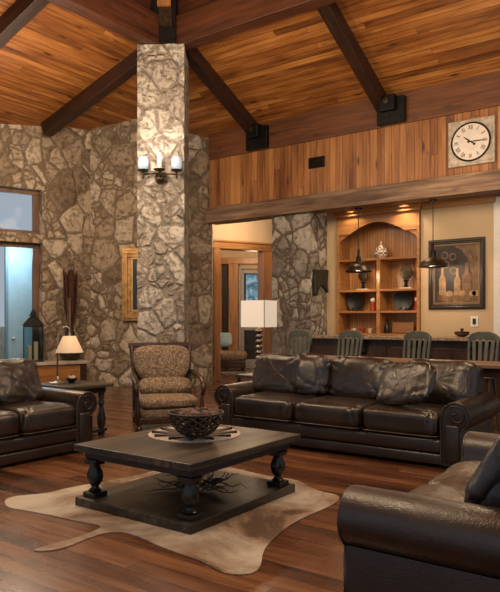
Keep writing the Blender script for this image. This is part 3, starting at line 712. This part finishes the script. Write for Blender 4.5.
# ------------------------------------------------------------------ leather sofas
def armshape(w, z1, roll):
    """cross-section in (x outward, z); inner face at x=0"""
    pts = [(0, .04), (w*.8, .04), (w*.8, z1-roll*1.9)]
    for k in range(19):
        a = math.radians(-95+ k*(95+185)/18)
        pts.append((w*.55+math.cos(a)*roll*1.0, z1-roll+math.sin(a)*roll))
    pts += [(.0, z1-roll*1.25)]
    return pts
def sofa(name, label, Wd, nseat, loc, rz, sx_=(.22, .42), sh=.27, sz_=.405, body=LEATH, seatm=None, cush=None, dp=.98, seed=0, arm_mat=None, backs=None, ribs=True, cush_back=True):
    seatm = seatm or body; arm_mat = arm_mat or body
    t = thing(name, label, 'sofa', loc, rz)
    aw = .27; iw = Wd-2*aw; f = -dp/2
    b = MB()
    b.b2(-iw/2-.02, iw/2+.02, f+.03, dp/2-.1, .0+.03, .135)
    build('lower_band', b, body, t, bevel=.02, seg=3, smooth=True)
    build('upper_band', MB().b2(-iw/2-.02, iw/2+.02, f+.015, dp/2-.1, .14, .275), body, t, bevel=.035, seg=4, smooth=True)
    for sx in (-1, 1):
        pts = [(sx*(iw/2+p[0]), p[1]) for p in armshape(aw, .64, .135)]
        ar = build('arm', MB().prism(pts, f+.03, dp/2-.05, 'XZ'), arm_mat, t, bevel=.022, seg=4, smooth=True)
        cx = sx*(iw/2+aw*.55)
        # front scroll panel: piping outline and rolled disc
        fp = [Vector((sx*(iw/2+p[0]*.96+.004), f+.028, p[1]*.985)) for p in armshape(aw, .64, .135)]
        build('piping', MB().ring(fp, .009, 6), LEATHP, ar, smooth='all')
        sp_ = [Vector((cx+sx*math.cos(a)*r, f+.024, .505+math.sin(a)*r)) for a, r in [(2.2-k*.33, .098-.0038*k) for k in range(22)]]
        build('scroll_piping', MB().tube(sp_, .008, 6), LEATHP, ar, smooth='all')
        build('scroll_panel', MB().b2(min(sx*(iw/2+.045), sx*(iw/2+aw*.68)), max(sx*(iw/2+.045), sx*(iw/2+aw*.68)), f+.012, f+.05, .07, .42), arm_mat, ar, bevel=.018, seg=3, smooth=True)
    bk = [(dp/2-.22, .04), (dp/2-.02, .04), (dp/2-.0, .8), (dp/2-.0, .88), (dp/2-.05, .915), (dp/2-.13, .91), (dp/2-.17, .86), (dp/2-.2, .6)]
    build('backrest', MB().prism(bk, -iw/2-.1, iw/2+.1, 'YZ'), body, t, bevel=.025, seg=4, smooth=True)
    cw = iw/nseat
    for k in range(nseat):
        x = -iw/2+cw*(k+.5)
        sc_ = build('seat_cushion', MB().cushion((x, f+.36, sz_), (cw-.004, .76, sh), sx_[0], .012, seed+k, 90, 40, exz=sx_[1], wl=7), seatm, t, smooth='all')
        def se(a, e=.22): return math.copysign(abs(a)**e, a)
        rg = [Vector((x+se(math.cos(a))*(cw-.006)/2, f+.36+se(math.sin(a))*.382, .405-.105)) for a in [i*2*PI/72 for i in range(72)]]
        build('piping', MB().ring(rg, .008, 5), LEATHP, sc_, smooth='all')
    if cush_back:
        nb = nseat; cb = iw/nb
        for k in range(nb):
            x = -iw/2+cb*(k+.5); fy = 0
            if backs: x, fy = backs[k]
            tl = .30
            c_ = build('back_cushion', MB().cushion((x, dp/2-.30-fy, .735), (cb*1.0, .50, .26), .38, .019, seed+10+k, 90, 40, rx=PI/2-tl, exz=.55, wl=6), (cush or body), t, smooth='all')
    for sx in (-1, 1):
        for y in (f+.12, dp/2-.12): build('foot', MB().lathe([(.03, 0), (.04, .04)], (sx*(iw/2+.12), y, 0), 12), BLACKT, t, smooth=True)
    return t
sofa('leather_sofa', 'long dark brown leather three seat sofa facing the coffee table, before the bar', 2.98, 3, (-3.28, 6.45, 0), 0, dp=1.1, seed=2, backs=[(-.93, .16), (.06, .06), (.96, .03)])
sofa('leather_sofa', 'dark brown leather sofa at the left edge, beside the end table', 2.55, 3, (-5.85, 3.37, 0), PI/2, seed=20)
sofa('leather_loveseat', 'brown leather loveseat in the right foreground, seen from its arm', 2.0, 2, (-.88, 3.55, 0), -PI/2, sx_=(.4, .9), sh=.34, sz_=.37, body=LEATHR, seatm=LEATHS, seed=40, cush=LEATHB)
def pillow(label, loc, sz, rx, rz, ry, mt, seed, wr=.02):
    return tag(build('throw_pillow', MB().cushion((0, 0, 0), sz, .5, wr, seed, 90, 36, rx=rx, rz=rz, ry=ry, exz=.75, wl=6), mt, loc=loc, smooth='all'), label, 'pillow')
pillow('dark leather pillow slumped between the left and middle sofa back cushions', (-3.77, 6.46, .77), (.46, .5, .17), 1.25, .1, .3, LEATH, 61, .028)
pillow('dark leather pillow with bluish sheen leaning by the right sofa arm', (-2.5, 6.16, .75), (.74, .46, .17), 1.05, -.12, -.28, LEATH, 62)
pillow('wrinkled dark pillow on the left sofa back', (-5.98, 4.02, .72), (.62, .48, .2), 1.15, PI/2, .08, LEATH, 63, .026)
pillow('black leather pillow on the loveseat in the right foreground', (-.72, 3.12, .74), (.62, .52, .2), 1.1, -PI/2-.2, .05, LEATHB, 64, .02)

# ------------------------------------------------------------------ coffee table
ct = thing('coffee_table', 'low square black wooden coffee table with turned legs and bottom shelf', 'coffee table', (-3.31, 3.81, .004))
build('table_top', MB().b2(-.575, .59, -.68, .69, .41, .46), BLACKW, ct, bevel=.006)
build('apron', MB().b2(-.54, .53, -.6, .62, .345, .41), BLACKT, ct, bevel=.006)
build('bottom_shelf', MB().b2(-.57, .58, -.67, .62, .0, .065), BLACKW, ct, bevel=.008)
lp = [(.03, .0), (.045, .01), (.048, .02), (.03, .035), (.028, .05), (.05, .075), (.062, .115), (.058, .15), (.035, .2), (.028, .22), (.04, .235), (.045, .245), (.03, .26), (.032, .29)]
for x in (-.47, .48):
    for y in (-.56, .51):
        l = build('leg', MB().lathe(lp, (x, y, .09), 24), BLACKT, ct, smooth=True)
        build('leg_block', MB().b2(x-.065, x+.065, y-.065, y+.065, .065, .1), BLACKT, l, bevel=.005)
        build('leg_block', MB().prism([(x-.05, .3), (x+.05, .3), (x+.07, .345), (x-.07, .345)], y-.055, y+.055, 'XZ'), BLACKT, l, bevel=.01)
# cow hide
hp = [(4, 503), (7, 498.7), (21, 496), (47, 494), (70, 488), (95, 484), (125, 478), (152, 473), (160, 466), (190, 460), (222, 466), (244, 471), (272, 478), (297, 480), (312, 489), (325, 493), (340, 496), (338, 503), (316, 513), (292, 524), (275, 538), (263, 551), (261, 568), (253, 574.5), (238, 576), (221, 573.5), (207, 565), (193, 559), (180, 554.5), (158, 546.5), (140, 537.5), (122, 532.5), (107, 533), (84, 540.5), (65, 549), (45, 552), (30, 551.5), (47, 546.5), (75, 539), (97, 531), (103, 526), (72, 521), (47, 515), (21, 510.6), (7, 508)]
hw = [onfloor(x, y) for x, y in hp]
def smoothloop(p, it=2):
    for _ in range(it):
        q = []
        for i in range(len(p)):
            a, b = p[i], p[(i+1) % len(p)]; q += [a*.75+b*.25, a*.25+b*.75]
        p = q
    return p
hw = smoothloop(hw, 2)
hm = MB(); A = [hm.bm.verts.new((p.x, p.y, .004)) for p in hw]; hm.bm.faces.new(A)
hide = build('cowhide_rug', hm, HIDE)
md = hide.modifiers.new('Solid', 'SOLIDIFY'); md.thickness = .006; md.offset = 0
tag(hide, 'tan and cream cowhide rug with tail, lying under the coffee table', 'rug')
ct.location.z = .0075

# basket centrepiece on a sunburst mat
mc = onfloor(194.5, 434, .4675)
mat_ = thing('table_mat', 'round cream mat with dark sunburst petals on the coffee table', 'mat', (mc.x, mc.y, .4675))
build('mat_disc', MB().lathe([(.375, 0), (.375, .006), (.36, .008)], seg=48), plain('cream_woven', (.52, .44, .38), .8, 0, .2, 40, .4), mat_, smooth=True)
pt = MB()
for k in range(12):
    a = k*2*PI/12+.1
    R = Matrix.Rotation(a, 4, 'Z')
    pol = [(.1, -.02), (.2, -.05), (.35, 0), (.2, .05), (.1, .02)]
    A = [pt.bm.verts.new(R @ Vector((x, y, .0085+(.022 if abs(y) < .001 else .002)))) for x, y in pol]
    B = [pt.bm.verts.new(R @ Vector((x, y, .0075))) for x, y in pol]
    pt.bm.faces.new(A); pt.bm.faces.new(B[::-1])
    for i in range(5): pt.bm.faces.new((A[i], B[i], B[(i+1) % 5], A[(i+1) % 5]))
build('sunburst', pt, plain('plum_petals', (.05, .028, .026), .6), mat_)
bz = .4675+.022
mc = onfloor(196, 439, .4675)
bk_ = thing('wire_basket', 'round dark woven twig bowl filled with dried pods on the mat', 'basket', (mc.x, mc.y, bz))
random.seed(11)
wb = MB()
def bowl(a, t):      # t 0 bottom ..1 rim
    r = .08+.135*math.sin(t*PI/2*.95); return Vector((math.cos(a)*r, math.sin(a)*r, .012+.175*t**1.35))
for k in range(16):
    for sg in (-1, 1):
        a0 = k*2*PI/16
        wb.tube([bowl(a0+sg*t*1.6, t)+Vector((0, 0, 0)) for t in [i/8 for i in range(9)]], .009, 5)
for t in (1.0, .02): wb.ring([bowl(i*PI/16, t) for i in range(32)], .008, 6)
build('woven_wires', wb, plain('dark_brown_twig', (.05, .028, .018), .5, 0, .4), bk_, smooth='all')
random.seed(3)
for k in range(42):
    a = k*2.4; r = (.09 if k < 10 else .17)*math.sqrt((k % 26+.5)/26); z = bz+(.08 if k < 10 else .172)+random.uniform(0, .035)-(r*.12)
    o = build('dried_pod', MB().cushion((0, 0, 0), (random.uniform(.075, .11), .06, .05), .8, .008, k, 20, 12, rz=a, rx=k*.7), (SHELL, plain('rosy_pod', (.15, .075, .06), .6, 0, .3) if k == 1 else SHELL, TWIG)[k % 3] if k < 3 else (SHELL, MATS['rosy_pod'], TWIG)[k % 3], loc=(mc.x+math.cos(a)*r, mc.y+math.sin(a)*r, z), smooth='all')
    tag(o, 'dried seed pod heaped in the twig bowl on the coffee table', 'pod', 'dried pods heaped in the twig bowl')
# tangled driftwood on the lower shelf
dc = onfloor(198, 488, .075)
random.seed(9)
dr = MB()
for k in range(46):
    a = random.uniform(0, 2*PI); r0 = random.uniform(0, .16); r1 = random.uniform(.1, .26)
    p = [Vector((math.cos(a)*r0*1.2, math.sin(a)*r0, random.uniform(.01, .07)))]
    for j in range(4):
        a += random.uniform(-.9, .9); p.append(Vector((p[-1].x+math.cos(a)*r1*.33, p[-1].y+math.sin(a)*r1*.33, max(.012, min(.13, p[-1].z+random.uniform(-.03, .045))))))
    dr.tube(p, [.007, .006, .005, .004, .002], 5)
tag(build('twig_wreath', dr, plain('grey_twigs', (.09, .075, .06), .75, 0, .35), loc=(dc.x, dc.y, .0755), smooth='all'), 'tangled grey twig decoration on the coffee table bottom shelf', 'twig decoration')

# ------------------------------------------------------------------ armchair
ac = thing('armchair', 'carved dark wood armchair upholstered in gold paisley fabric', 'armchair', W(-1.13, 8.55), ROT+.27)
sc_ = build('seat_cushion', MB().cushion((0, -.12, .345), (.76, .74, .15), .3, .005, 5, 60, 24, exz=.5), FABRIC, ac, smooth='all')
build('deck_cushion', MB().cushion((0, -.10, .215), (.76, .72, .16), .28, .004, 8, 60, 24, exz=.45), FABRIC, ac, smooth='all')
build('lumbar_pillow', MB().cushion((.02, .14, .50), (.72, .26, .2), .5, .006, 6, 50, 20, rx=.8, exz=.7), FABRIC, ac, smooth='all')
bcm = MB().cushion((0, 0, 0), (.78, .52, .2), .55, .005, 7, 60, 24, exz=.75)
for v in bcm.bm.verts: v.co.x *= 1+.14*(v.co.y/.26)*(1 if v.co.y < 0 else .5)
bmesh.ops.transform(bcm.bm, matrix=Matrix.Translation((0, .33, .80)) @ Matrix.Rotation(PI/2-.28, 4, 'X'), verts=bcm.bm.verts[:])
build('back_cushion', bcm, FABRIC, ac, smooth='all')
build('seat_rail', MB().b2(-.40, .40, -.48, -.42, .09, .17).b2(-.40, -.35, -.42, .33, .09, .17).b2(.35, .40, -.42, .33, .09, .17), DARKW, ac, bevel=.015)
for x in (-1, 1): build('back_post', MB().tube([(x*.38, .33, 0), (x*.38, .31, .35), (x*.385, .38, .7), (x*.41, .48, 1.04)], [.025, .03, .03, .03], 10), DARKW, ac, smooth=True)
build('crest_rail', MB().box((0, .49, 1.05), (.90, .05, .07), rx=-.2), DARKW, ac, bevel=.015)
build('back_panel', MB().box((0, .42, .8), (.76, .03, .5), rx=-.28), DARKW, ac, bevel=.01)
for x in (-1, 1):
    build('armrest', MB().tube([(x*.39, .38, .70), (x*.42, .1, .67), (x*.435, -.2, .66), (x*.435, -.36, .62), (x*.43, -.44, .53), (x*.42, -.43, .44)], [.025, .036, .038, .04, .036, .025], 12), DARKW, ac, smooth='all')
    build('arm_post', MB().tube([(x*.42, -.43, .5), (x*.41, -.41, .38), (x*.41, -.43, .25), (x*.405, -.44, .12)], [.028, .024, .036, .04], 12), DARKW, ac, smooth='all')
    build('leg', MB().lathe([(.03, 0), (.045, .02), (.04, .045), (.025, .07), (.045, .1), (.045, .14)], (x*.395, -.44, 0), 16), DARKW, ac, smooth=True)

# ------------------------------------------------------------------ end table, lamp, bowl
et = thing('end_table', 'black wooden end table with turned legs beside the left sofa', 'side table', (-6.28, 5.06, 0))
build('table_top', MB().b2(-.36, .36, -.33, .33, .59, .63), BLACKW, et, bevel=.008)
build('apron', MB().b2(-.29, .29, -.26, .26, .52, .59), BLACKT, et, bevel=.005)
lp2 = [(.035, 0), (.045, .03), (.03, .07), (.05, .14), (.055, .2), (.03, .33), (.025, .36), (.042, .39), (.03, .43), (.04, .52)]
for x in (-.25, .25):
    for y in (-.22, .22): build('leg', MB().lathe(lp2, (x, y, 0), 18), BLACKT, et, smooth=True)
build('bottom_shelf', MB().b2(-.3, .3, -.27, .27, .05, .08), BLACKT, et)
def on_et(px, py):
    return onfloor(px, py, .63)
lb = on_et(57.5, 383.5)
tl = thing('table_lamp', 'slim pewter arm lamp with beige cone shade on the end table', 'lamp', (lb.x, lb.y, .631), ROT)
build('base', MB().lathe([(.1, 0), (.1, .012), (.05, .025), (.025, .05), (.014, .09)], seg=28), PEWTER, tl, smooth=True)
build('pole', MB().tube([(0, 0, .08), (0, 0, .52), (.01, 0, .6), (.05, 0, .66), (.1, 0, .69), (.14, 0, .67), (.145, 0, .6)], .010, 10), PEWTER, tl, smooth='all')
build('lamp_shade', MB().lathe([(.165, .375), (.165, .38), (.075, .575), (.07, .575), (.155, .38)], (.145, 0, 0), 32), SHADE, tl, smooth='all')
build('finial', MB().lathe([(.03, .575), (.02, .6), (.012, .61), (.008, .63)], (.145, 0, 0), 12), PEWTER, tl, smooth=True)
bb = on_et(71.5, 382.5)
bo = thing('small_bowl', 'small black bowl of cream shells on the end table', 'bowl', (bb.x, bb.y, .631))
build('bowl_body', MB().lathe([(.03, 0), (.035, .006), (.06, .03), (.072, .055), (.066, .055), (.05, .03), (0, .02)], seg=24), BLACKC, bo, smooth=True)
sm = MB()
for k in range(7): a = k*.9; sm.ball((math.cos(a)*.03, math.sin(a)*.03, .055+.006*(k % 3)), (.022, .018, .016), 2)
o = build('shells', sm, CREAMCER, loc=(bb.x, bb.y, .634), smooth='all'); tag(o, 'cream shells heaped inside the small black bowl', 'shells'); o['kind'] = 'stuff'

# ------------------------------------------------------------------ things on the bench
def on_bench(px, back=.3):
    # point on the bench top at the given image column, `back` metres in front of the wall
    best = None
    for i in range(-300, 120):
        s = i/100; c_, s_ = math.cos(LR), math.sin(LR)
        p = Vector((LO.x+c_*s+s_*back, LO.y+s_*s-c_*back, .585))
        X, Y = CA*p.x+SA*p.y, -SA*p.x+CA*p.y
        e = abs(250+F*X/Y-px)
        if best is None or e < best[0]: best = (e, p)
    return best[1]
lp_ = on_bench(33.5)
ln = thing('lantern', 'tall dark metal lantern with glass sides and candles on the window bench', 'lantern', (lp_.x, lp_.y, .586), ROT+.35)
ln.scale = (1.1, 1.1, 1.06)
BL = plain('dark_teal_metal', (.035, .045, .05), .45, .7, .3)
h = .17
lf = MB().b2(-h, h, -h, h, 0, .03).b2(-h, h, -h, h, .64, .665)
for x in (-1, 1):
    for y in (-1, 1): lf.b2(x*(h-.009)-.009, x*(h-.009)+.009, y*(h-.009)-.009, y*(h-.009)+.009, .03, .64)
build('frame', lf, BL, ln, bevel=.003)
rf = MB(); base = [rf.bm.verts.new((x*(h+.025), y*(h+.025), .665)) for x, y in ((-1, -1), (1, -1), (1, 1), (-1, 1))]
top = [rf.bm.verts.new((x*.06, y*.06, .83)) for x, y in ((-1, -1), (1, -1), (1, 1), (-1, 1))]
rf.bm.faces.new(base[::-1]); rf.bm.faces.new(top)
for i in range(4): rf.bm.faces.new((base[i], base[(i+1) % 4], top[(i+1) % 4], top[i]))
rf.b2(-.075, .075, -.075, .075, .85, .865); rf.lathe([(.05, .82), (.05, .9), (.02, .95), (.008, .98)], seg=12)
build('roof', rf, BL, ln)
g = MB(); t_ = .003
for y in (-h+.012, h-.012): g.b2(-h+.018, h-.018, y-t_, y+t_, .03, .64)
for x in (-h+.012, h-.012): g.b2(x-t_, x+t_, -h+.018, h-.018, .03, .64)
build('glass_side', g, LGLASS, ln)
def cand(dx, dy, r, hh, label):
    p = Vector((lp_.x, lp_.y, .617))+Matrix.Rotation(ROT+.35, 3, 'Z') @ Vector((dx, dy, 0))
    t = thing('pillar_candle', label, 'candle', p)
    build('wax', MB().lathe([(r, 0), (r, hh-.004), (r*.9, hh), (r*.3, hh-.01)], seg=20), CANDLE, t, smooth=True)
    build('wick', MB().tube([(0, 0, hh-.012), (.003, 0, hh+.015)], .002, 5), IRON, t)
cand(.05, -.03, .042, .36, 'taller ivory candle inside the lantern'); cand(-.06, .04, .038, .28, 'shorter ivory candle inside the lantern')
vp = on_bench(70, .28)
vs = thing('floor_vase', 'dark mottled vase holding bundled branches on the end of the bench', 'vase', (vp.x, vp.y, .586))
vm = plain('mottled_dark_vase', (.06, .045, .033), .35, .2, .5, 25, .2)
build('vase_body', MB().lathe([(.12, 0), (.19, .06), (.215, .15), (.19, .3), (.11, .48), (.07, .6), (.08, .66), (.07, .66), (.06, .6)], seg=28), vm, vs, smooth='all')
random.seed(21)
bn = MB()
for k in range(40):
    a = random.uniform(0, 2*PI); r = random.uniform(.0, .17); hh = random.uniform(1.6, 1.85)
    bn.tube([(math.cos(a)*.02, math.sin(a)*.02, .45), (math.cos(a)*.045, math.sin(a)*.045, .7), (math.cos(a)*r*.9-.02, math.sin(a)*r*.8, 1.1), (math.cos(a)*r-.03, math.sin(a)*r, hh)], [.008, .011, .017, .013], 6)
br_ = build('branch_bundle', bn, TWIG, loc=(vp.x, vp.y, .59), smooth='all'); tag(br_, 'tall bundle of dark reddish branches standing in the vase', 'branches')
bn = MB()
for k in range(9):
    a = random.uniform(0, 2*PI)
    bn.tube([(math.cos(a)*.02, math.sin(a)*.02, .5), (math.cos(a)*.13, math.sin(a)*.1, .78), (math.cos(a+.4)*.1, math.sin(a)*.1, 1.05), (math.cos(a)*.15, math.sin(a)*.12, 1.25)], [.007, .006, .005, .003], 5)
pb = build('pale_twig_bundle', bn, PALETWIG, loc=(vp.x, vp.y, .59), smooth='all'); tag(pb, 'thin pale curly twigs in front of the dark branches in the vase', 'twigs')

# ------------------------------------------------------------------ tall box lamp behind the sofa
bt = thing('lamp_table', 'small black lamp table behind the left end of the long sofa', 'side table', (-5.13, 7.35, 0), 0)
build('table_top', MB().b2(-.24, .24, -.24, .24, .6, .64), BLACKW, bt, bevel=.006)
for x in (-.2, .2):
    for y in (-.2, .2): build('leg', MB().tube([(x, y, 0), (x, y, .6)], [.018, .025], 10), BLACKT, bt, smooth=True)
bl_ = thing('table_lamp', 'tall lamp with stacked ball base and white box shade behind the sofa', 'lamp', (-5.13, 7.35, .641), 0)
st = [(.085, 0), (.085, .02), (.03, .03)]
for k in range(8):
    z = .04+k*.075; st += [(.025, z), (.048, z+.02), (.054, z+.037), (.048, z+.055), (.025, z+.073)]
st += [(.012, .66), (.012, .74)]
build('ball_stem', MB().lathe(st, seg=22), plain('dark_silver_balls', (.16, .14, .12), .22, .85, .3), bl_, smooth='all')
bsx = MB(); wx, wy, z0, z1 = .2, .16, .66, 1.03
for a, b_, c_, d_ in ((-wx, wx, -wy, -wy+.006), (-wx, wx, wy-.006, wy), (-wx, -wx+.006, -wy, wy), (wx-.006, wx, -wy, wy)): bsx.b2(a, b_, c_, d_, z0, z1)
build('box_shade', bsx, SHADEW, bl_)
tr_ = MB()
for x in (-wx, wx):
    for y in (-wy, wy): tr_.tube([(x, y, z0), (x, y, z1)], .006, 6)
tr_.tube([(-wx, 0, .7), (wx, 0, .7)], .004, 5)
build('shade_edge', tr_, PEWTER, bl_)

# ------------------------------------------------------------------ next room furniture
ob = thing('upholstered_bench', 'tan tufted ottoman bench in the next room seen through the doorway', 'ottoman', W(-.62, 17.5), ROT)
build('cushion', MB().cushion((0, 0, .42), (1.1, .6, .3), .3, .01, 3, 60, 20), FABRIC, ob, smooth='all')
build('base', MB().b2(-.5, .5, -.26, .26, .1, .3), DARKW, ob, bevel=.02)
for x in (-.42, .42):
    for y in (-.2, .2): build('leg', MB().lathe([(.03, 0), (.045, .1)], (x, y, 0), 10), BLACKT, ob)
pillow('pale blue pillow on the tan ottoman through the doorway', W(-.7, 17.55, .86), (.42, .4, .14), 1.3, ROT, 0, plain('pale_blue_cloth', (.35, .47, .5), .8), 70, .01)
rg = M('dark_border_rug'); rs = rg.sep(rg.obj())
rg.bs(Base_Color=rg.ramp(rg.noise(rg.obj(), 7, 3), [(.4, (.03, .02, .015)), (.6, (.3, .24, .17))]), Roughness=.9)
tag(build('area_rug', MB().b2(-1.6, .6, -.75, .75, .001, .015), rg.m, loc=W(-.1, 17.2), rz=ROT), 'dark patterned area rug on the floor through the doorway', 'rug')

# ------------------------------------------------------------------ light
w = bpy.data.worlds.new('World'); C.world = w; w.use_nodes = True
bg = w.node_tree.nodes['Background']; bg.inputs[0].default_value = (.68, .76, .83, 1); bg.inputs[1].default_value = .5
def light(name, typ, loc, power, color=(1, .78, .55), size=.3, rot=None, sy=None, spot=None):
    l = bpy.data.lights.new(name, typ); l.energy = power; l.color = color
    if typ == 'AREA':
        l.size = size
        if sy: l.shape = 'RECTANGLE'; l.size_y = sy
    else: l.shadow_soft_size = size
    if spot: l.spot_size = spot; l.spot_blend = .6
    o = bpy.data.objects.new(name, l); COL.objects.link(o); o.location = loc
    if rot: o.rotation_euler = rot
    return o
WARM = (1, .74, .48)
light('room_fill_light', 'POINT', (-3.0, 2.5, 4.6), 330, WARM, .5)  # four unseen fill points added to brighten the room, no chandeliers modelled
light('room_fill_light', 'POINT', (-6.0, 5.4, 4.4), 230, WARM, .5)
light('room_fill_light', 'POINT', (-1.5, 6.5, 4.4), 220, WARM, .5)
light('room_fill_light', 'POINT', (-8.8, 5.8, 3.9), 150, WARM, .5)
c_ = W(-1.45, 10.08, 4.25); light('sconce_light', 'POINT', c_, 13, (1, .82, .68), .15)
for u, v, z in PL: light('pendant_light', 'POINT', (u, v-.0, z-.03), 14, WARM, .05)
light('recessed_light', 'SPOT', (-4.45, 10.82, 3.5), 36, WARM, .06, (0, 0, 0), spot=2.2)
light('recessed_light', 'SPOT', (-5.5, 10.82, 3.5), 20, WARM, .06, (0, 0, 0), spot=2.2)
light('recessed_light', 'POINT', (-3.2, 9.3, 3.3), 22, WARM, .2)  # hangs free in front of the header beam, not set into a ceiling
light('recessed_light', 'POINT', W(.0, 14.0, 3.6), 45, WARM, .1)
light('next_room_light', 'POINT', W(.1, 16.6, 3.2), 60, WARM, .3)
pl_ = Matrix.Rotation(LR, 3, 'Z') @ Vector((-.2, 1.3, 2.9)); light('porch_fill_light', 'POINT', (LO.x+pl_.x, LO.y+pl_.y, 2.9), 45, (.8, .93, 1), .2)  # unseen fill point added outside to brighten the pale blue door
light('lamp_light', 'POINT', (-5.13, 7.35, 1.5), 2.5, WARM, .06)

# ------------------------------------------------------------------ camera
cam = bpy.data.cameras.new('Camera'); co = bpy.data.objects.new('Camera', cam); COL.objects.link(co)
co.location = (0, 0, CAMZ); co.rotation_euler = (PI/2, 0, ROT)
cam.sensor_fit = 'HORIZONTAL'; cam.sensor_width = 36; cam.lens = F/500*36; cam.shift_y = 24/500; cam.clip_start = .05
C.camera = co
C.view_settings.view_transform = 'Standard'; C.view_settings.look = 'None'; C.view_settings.gamma = 1; C.view_settings.exposure = 0.18
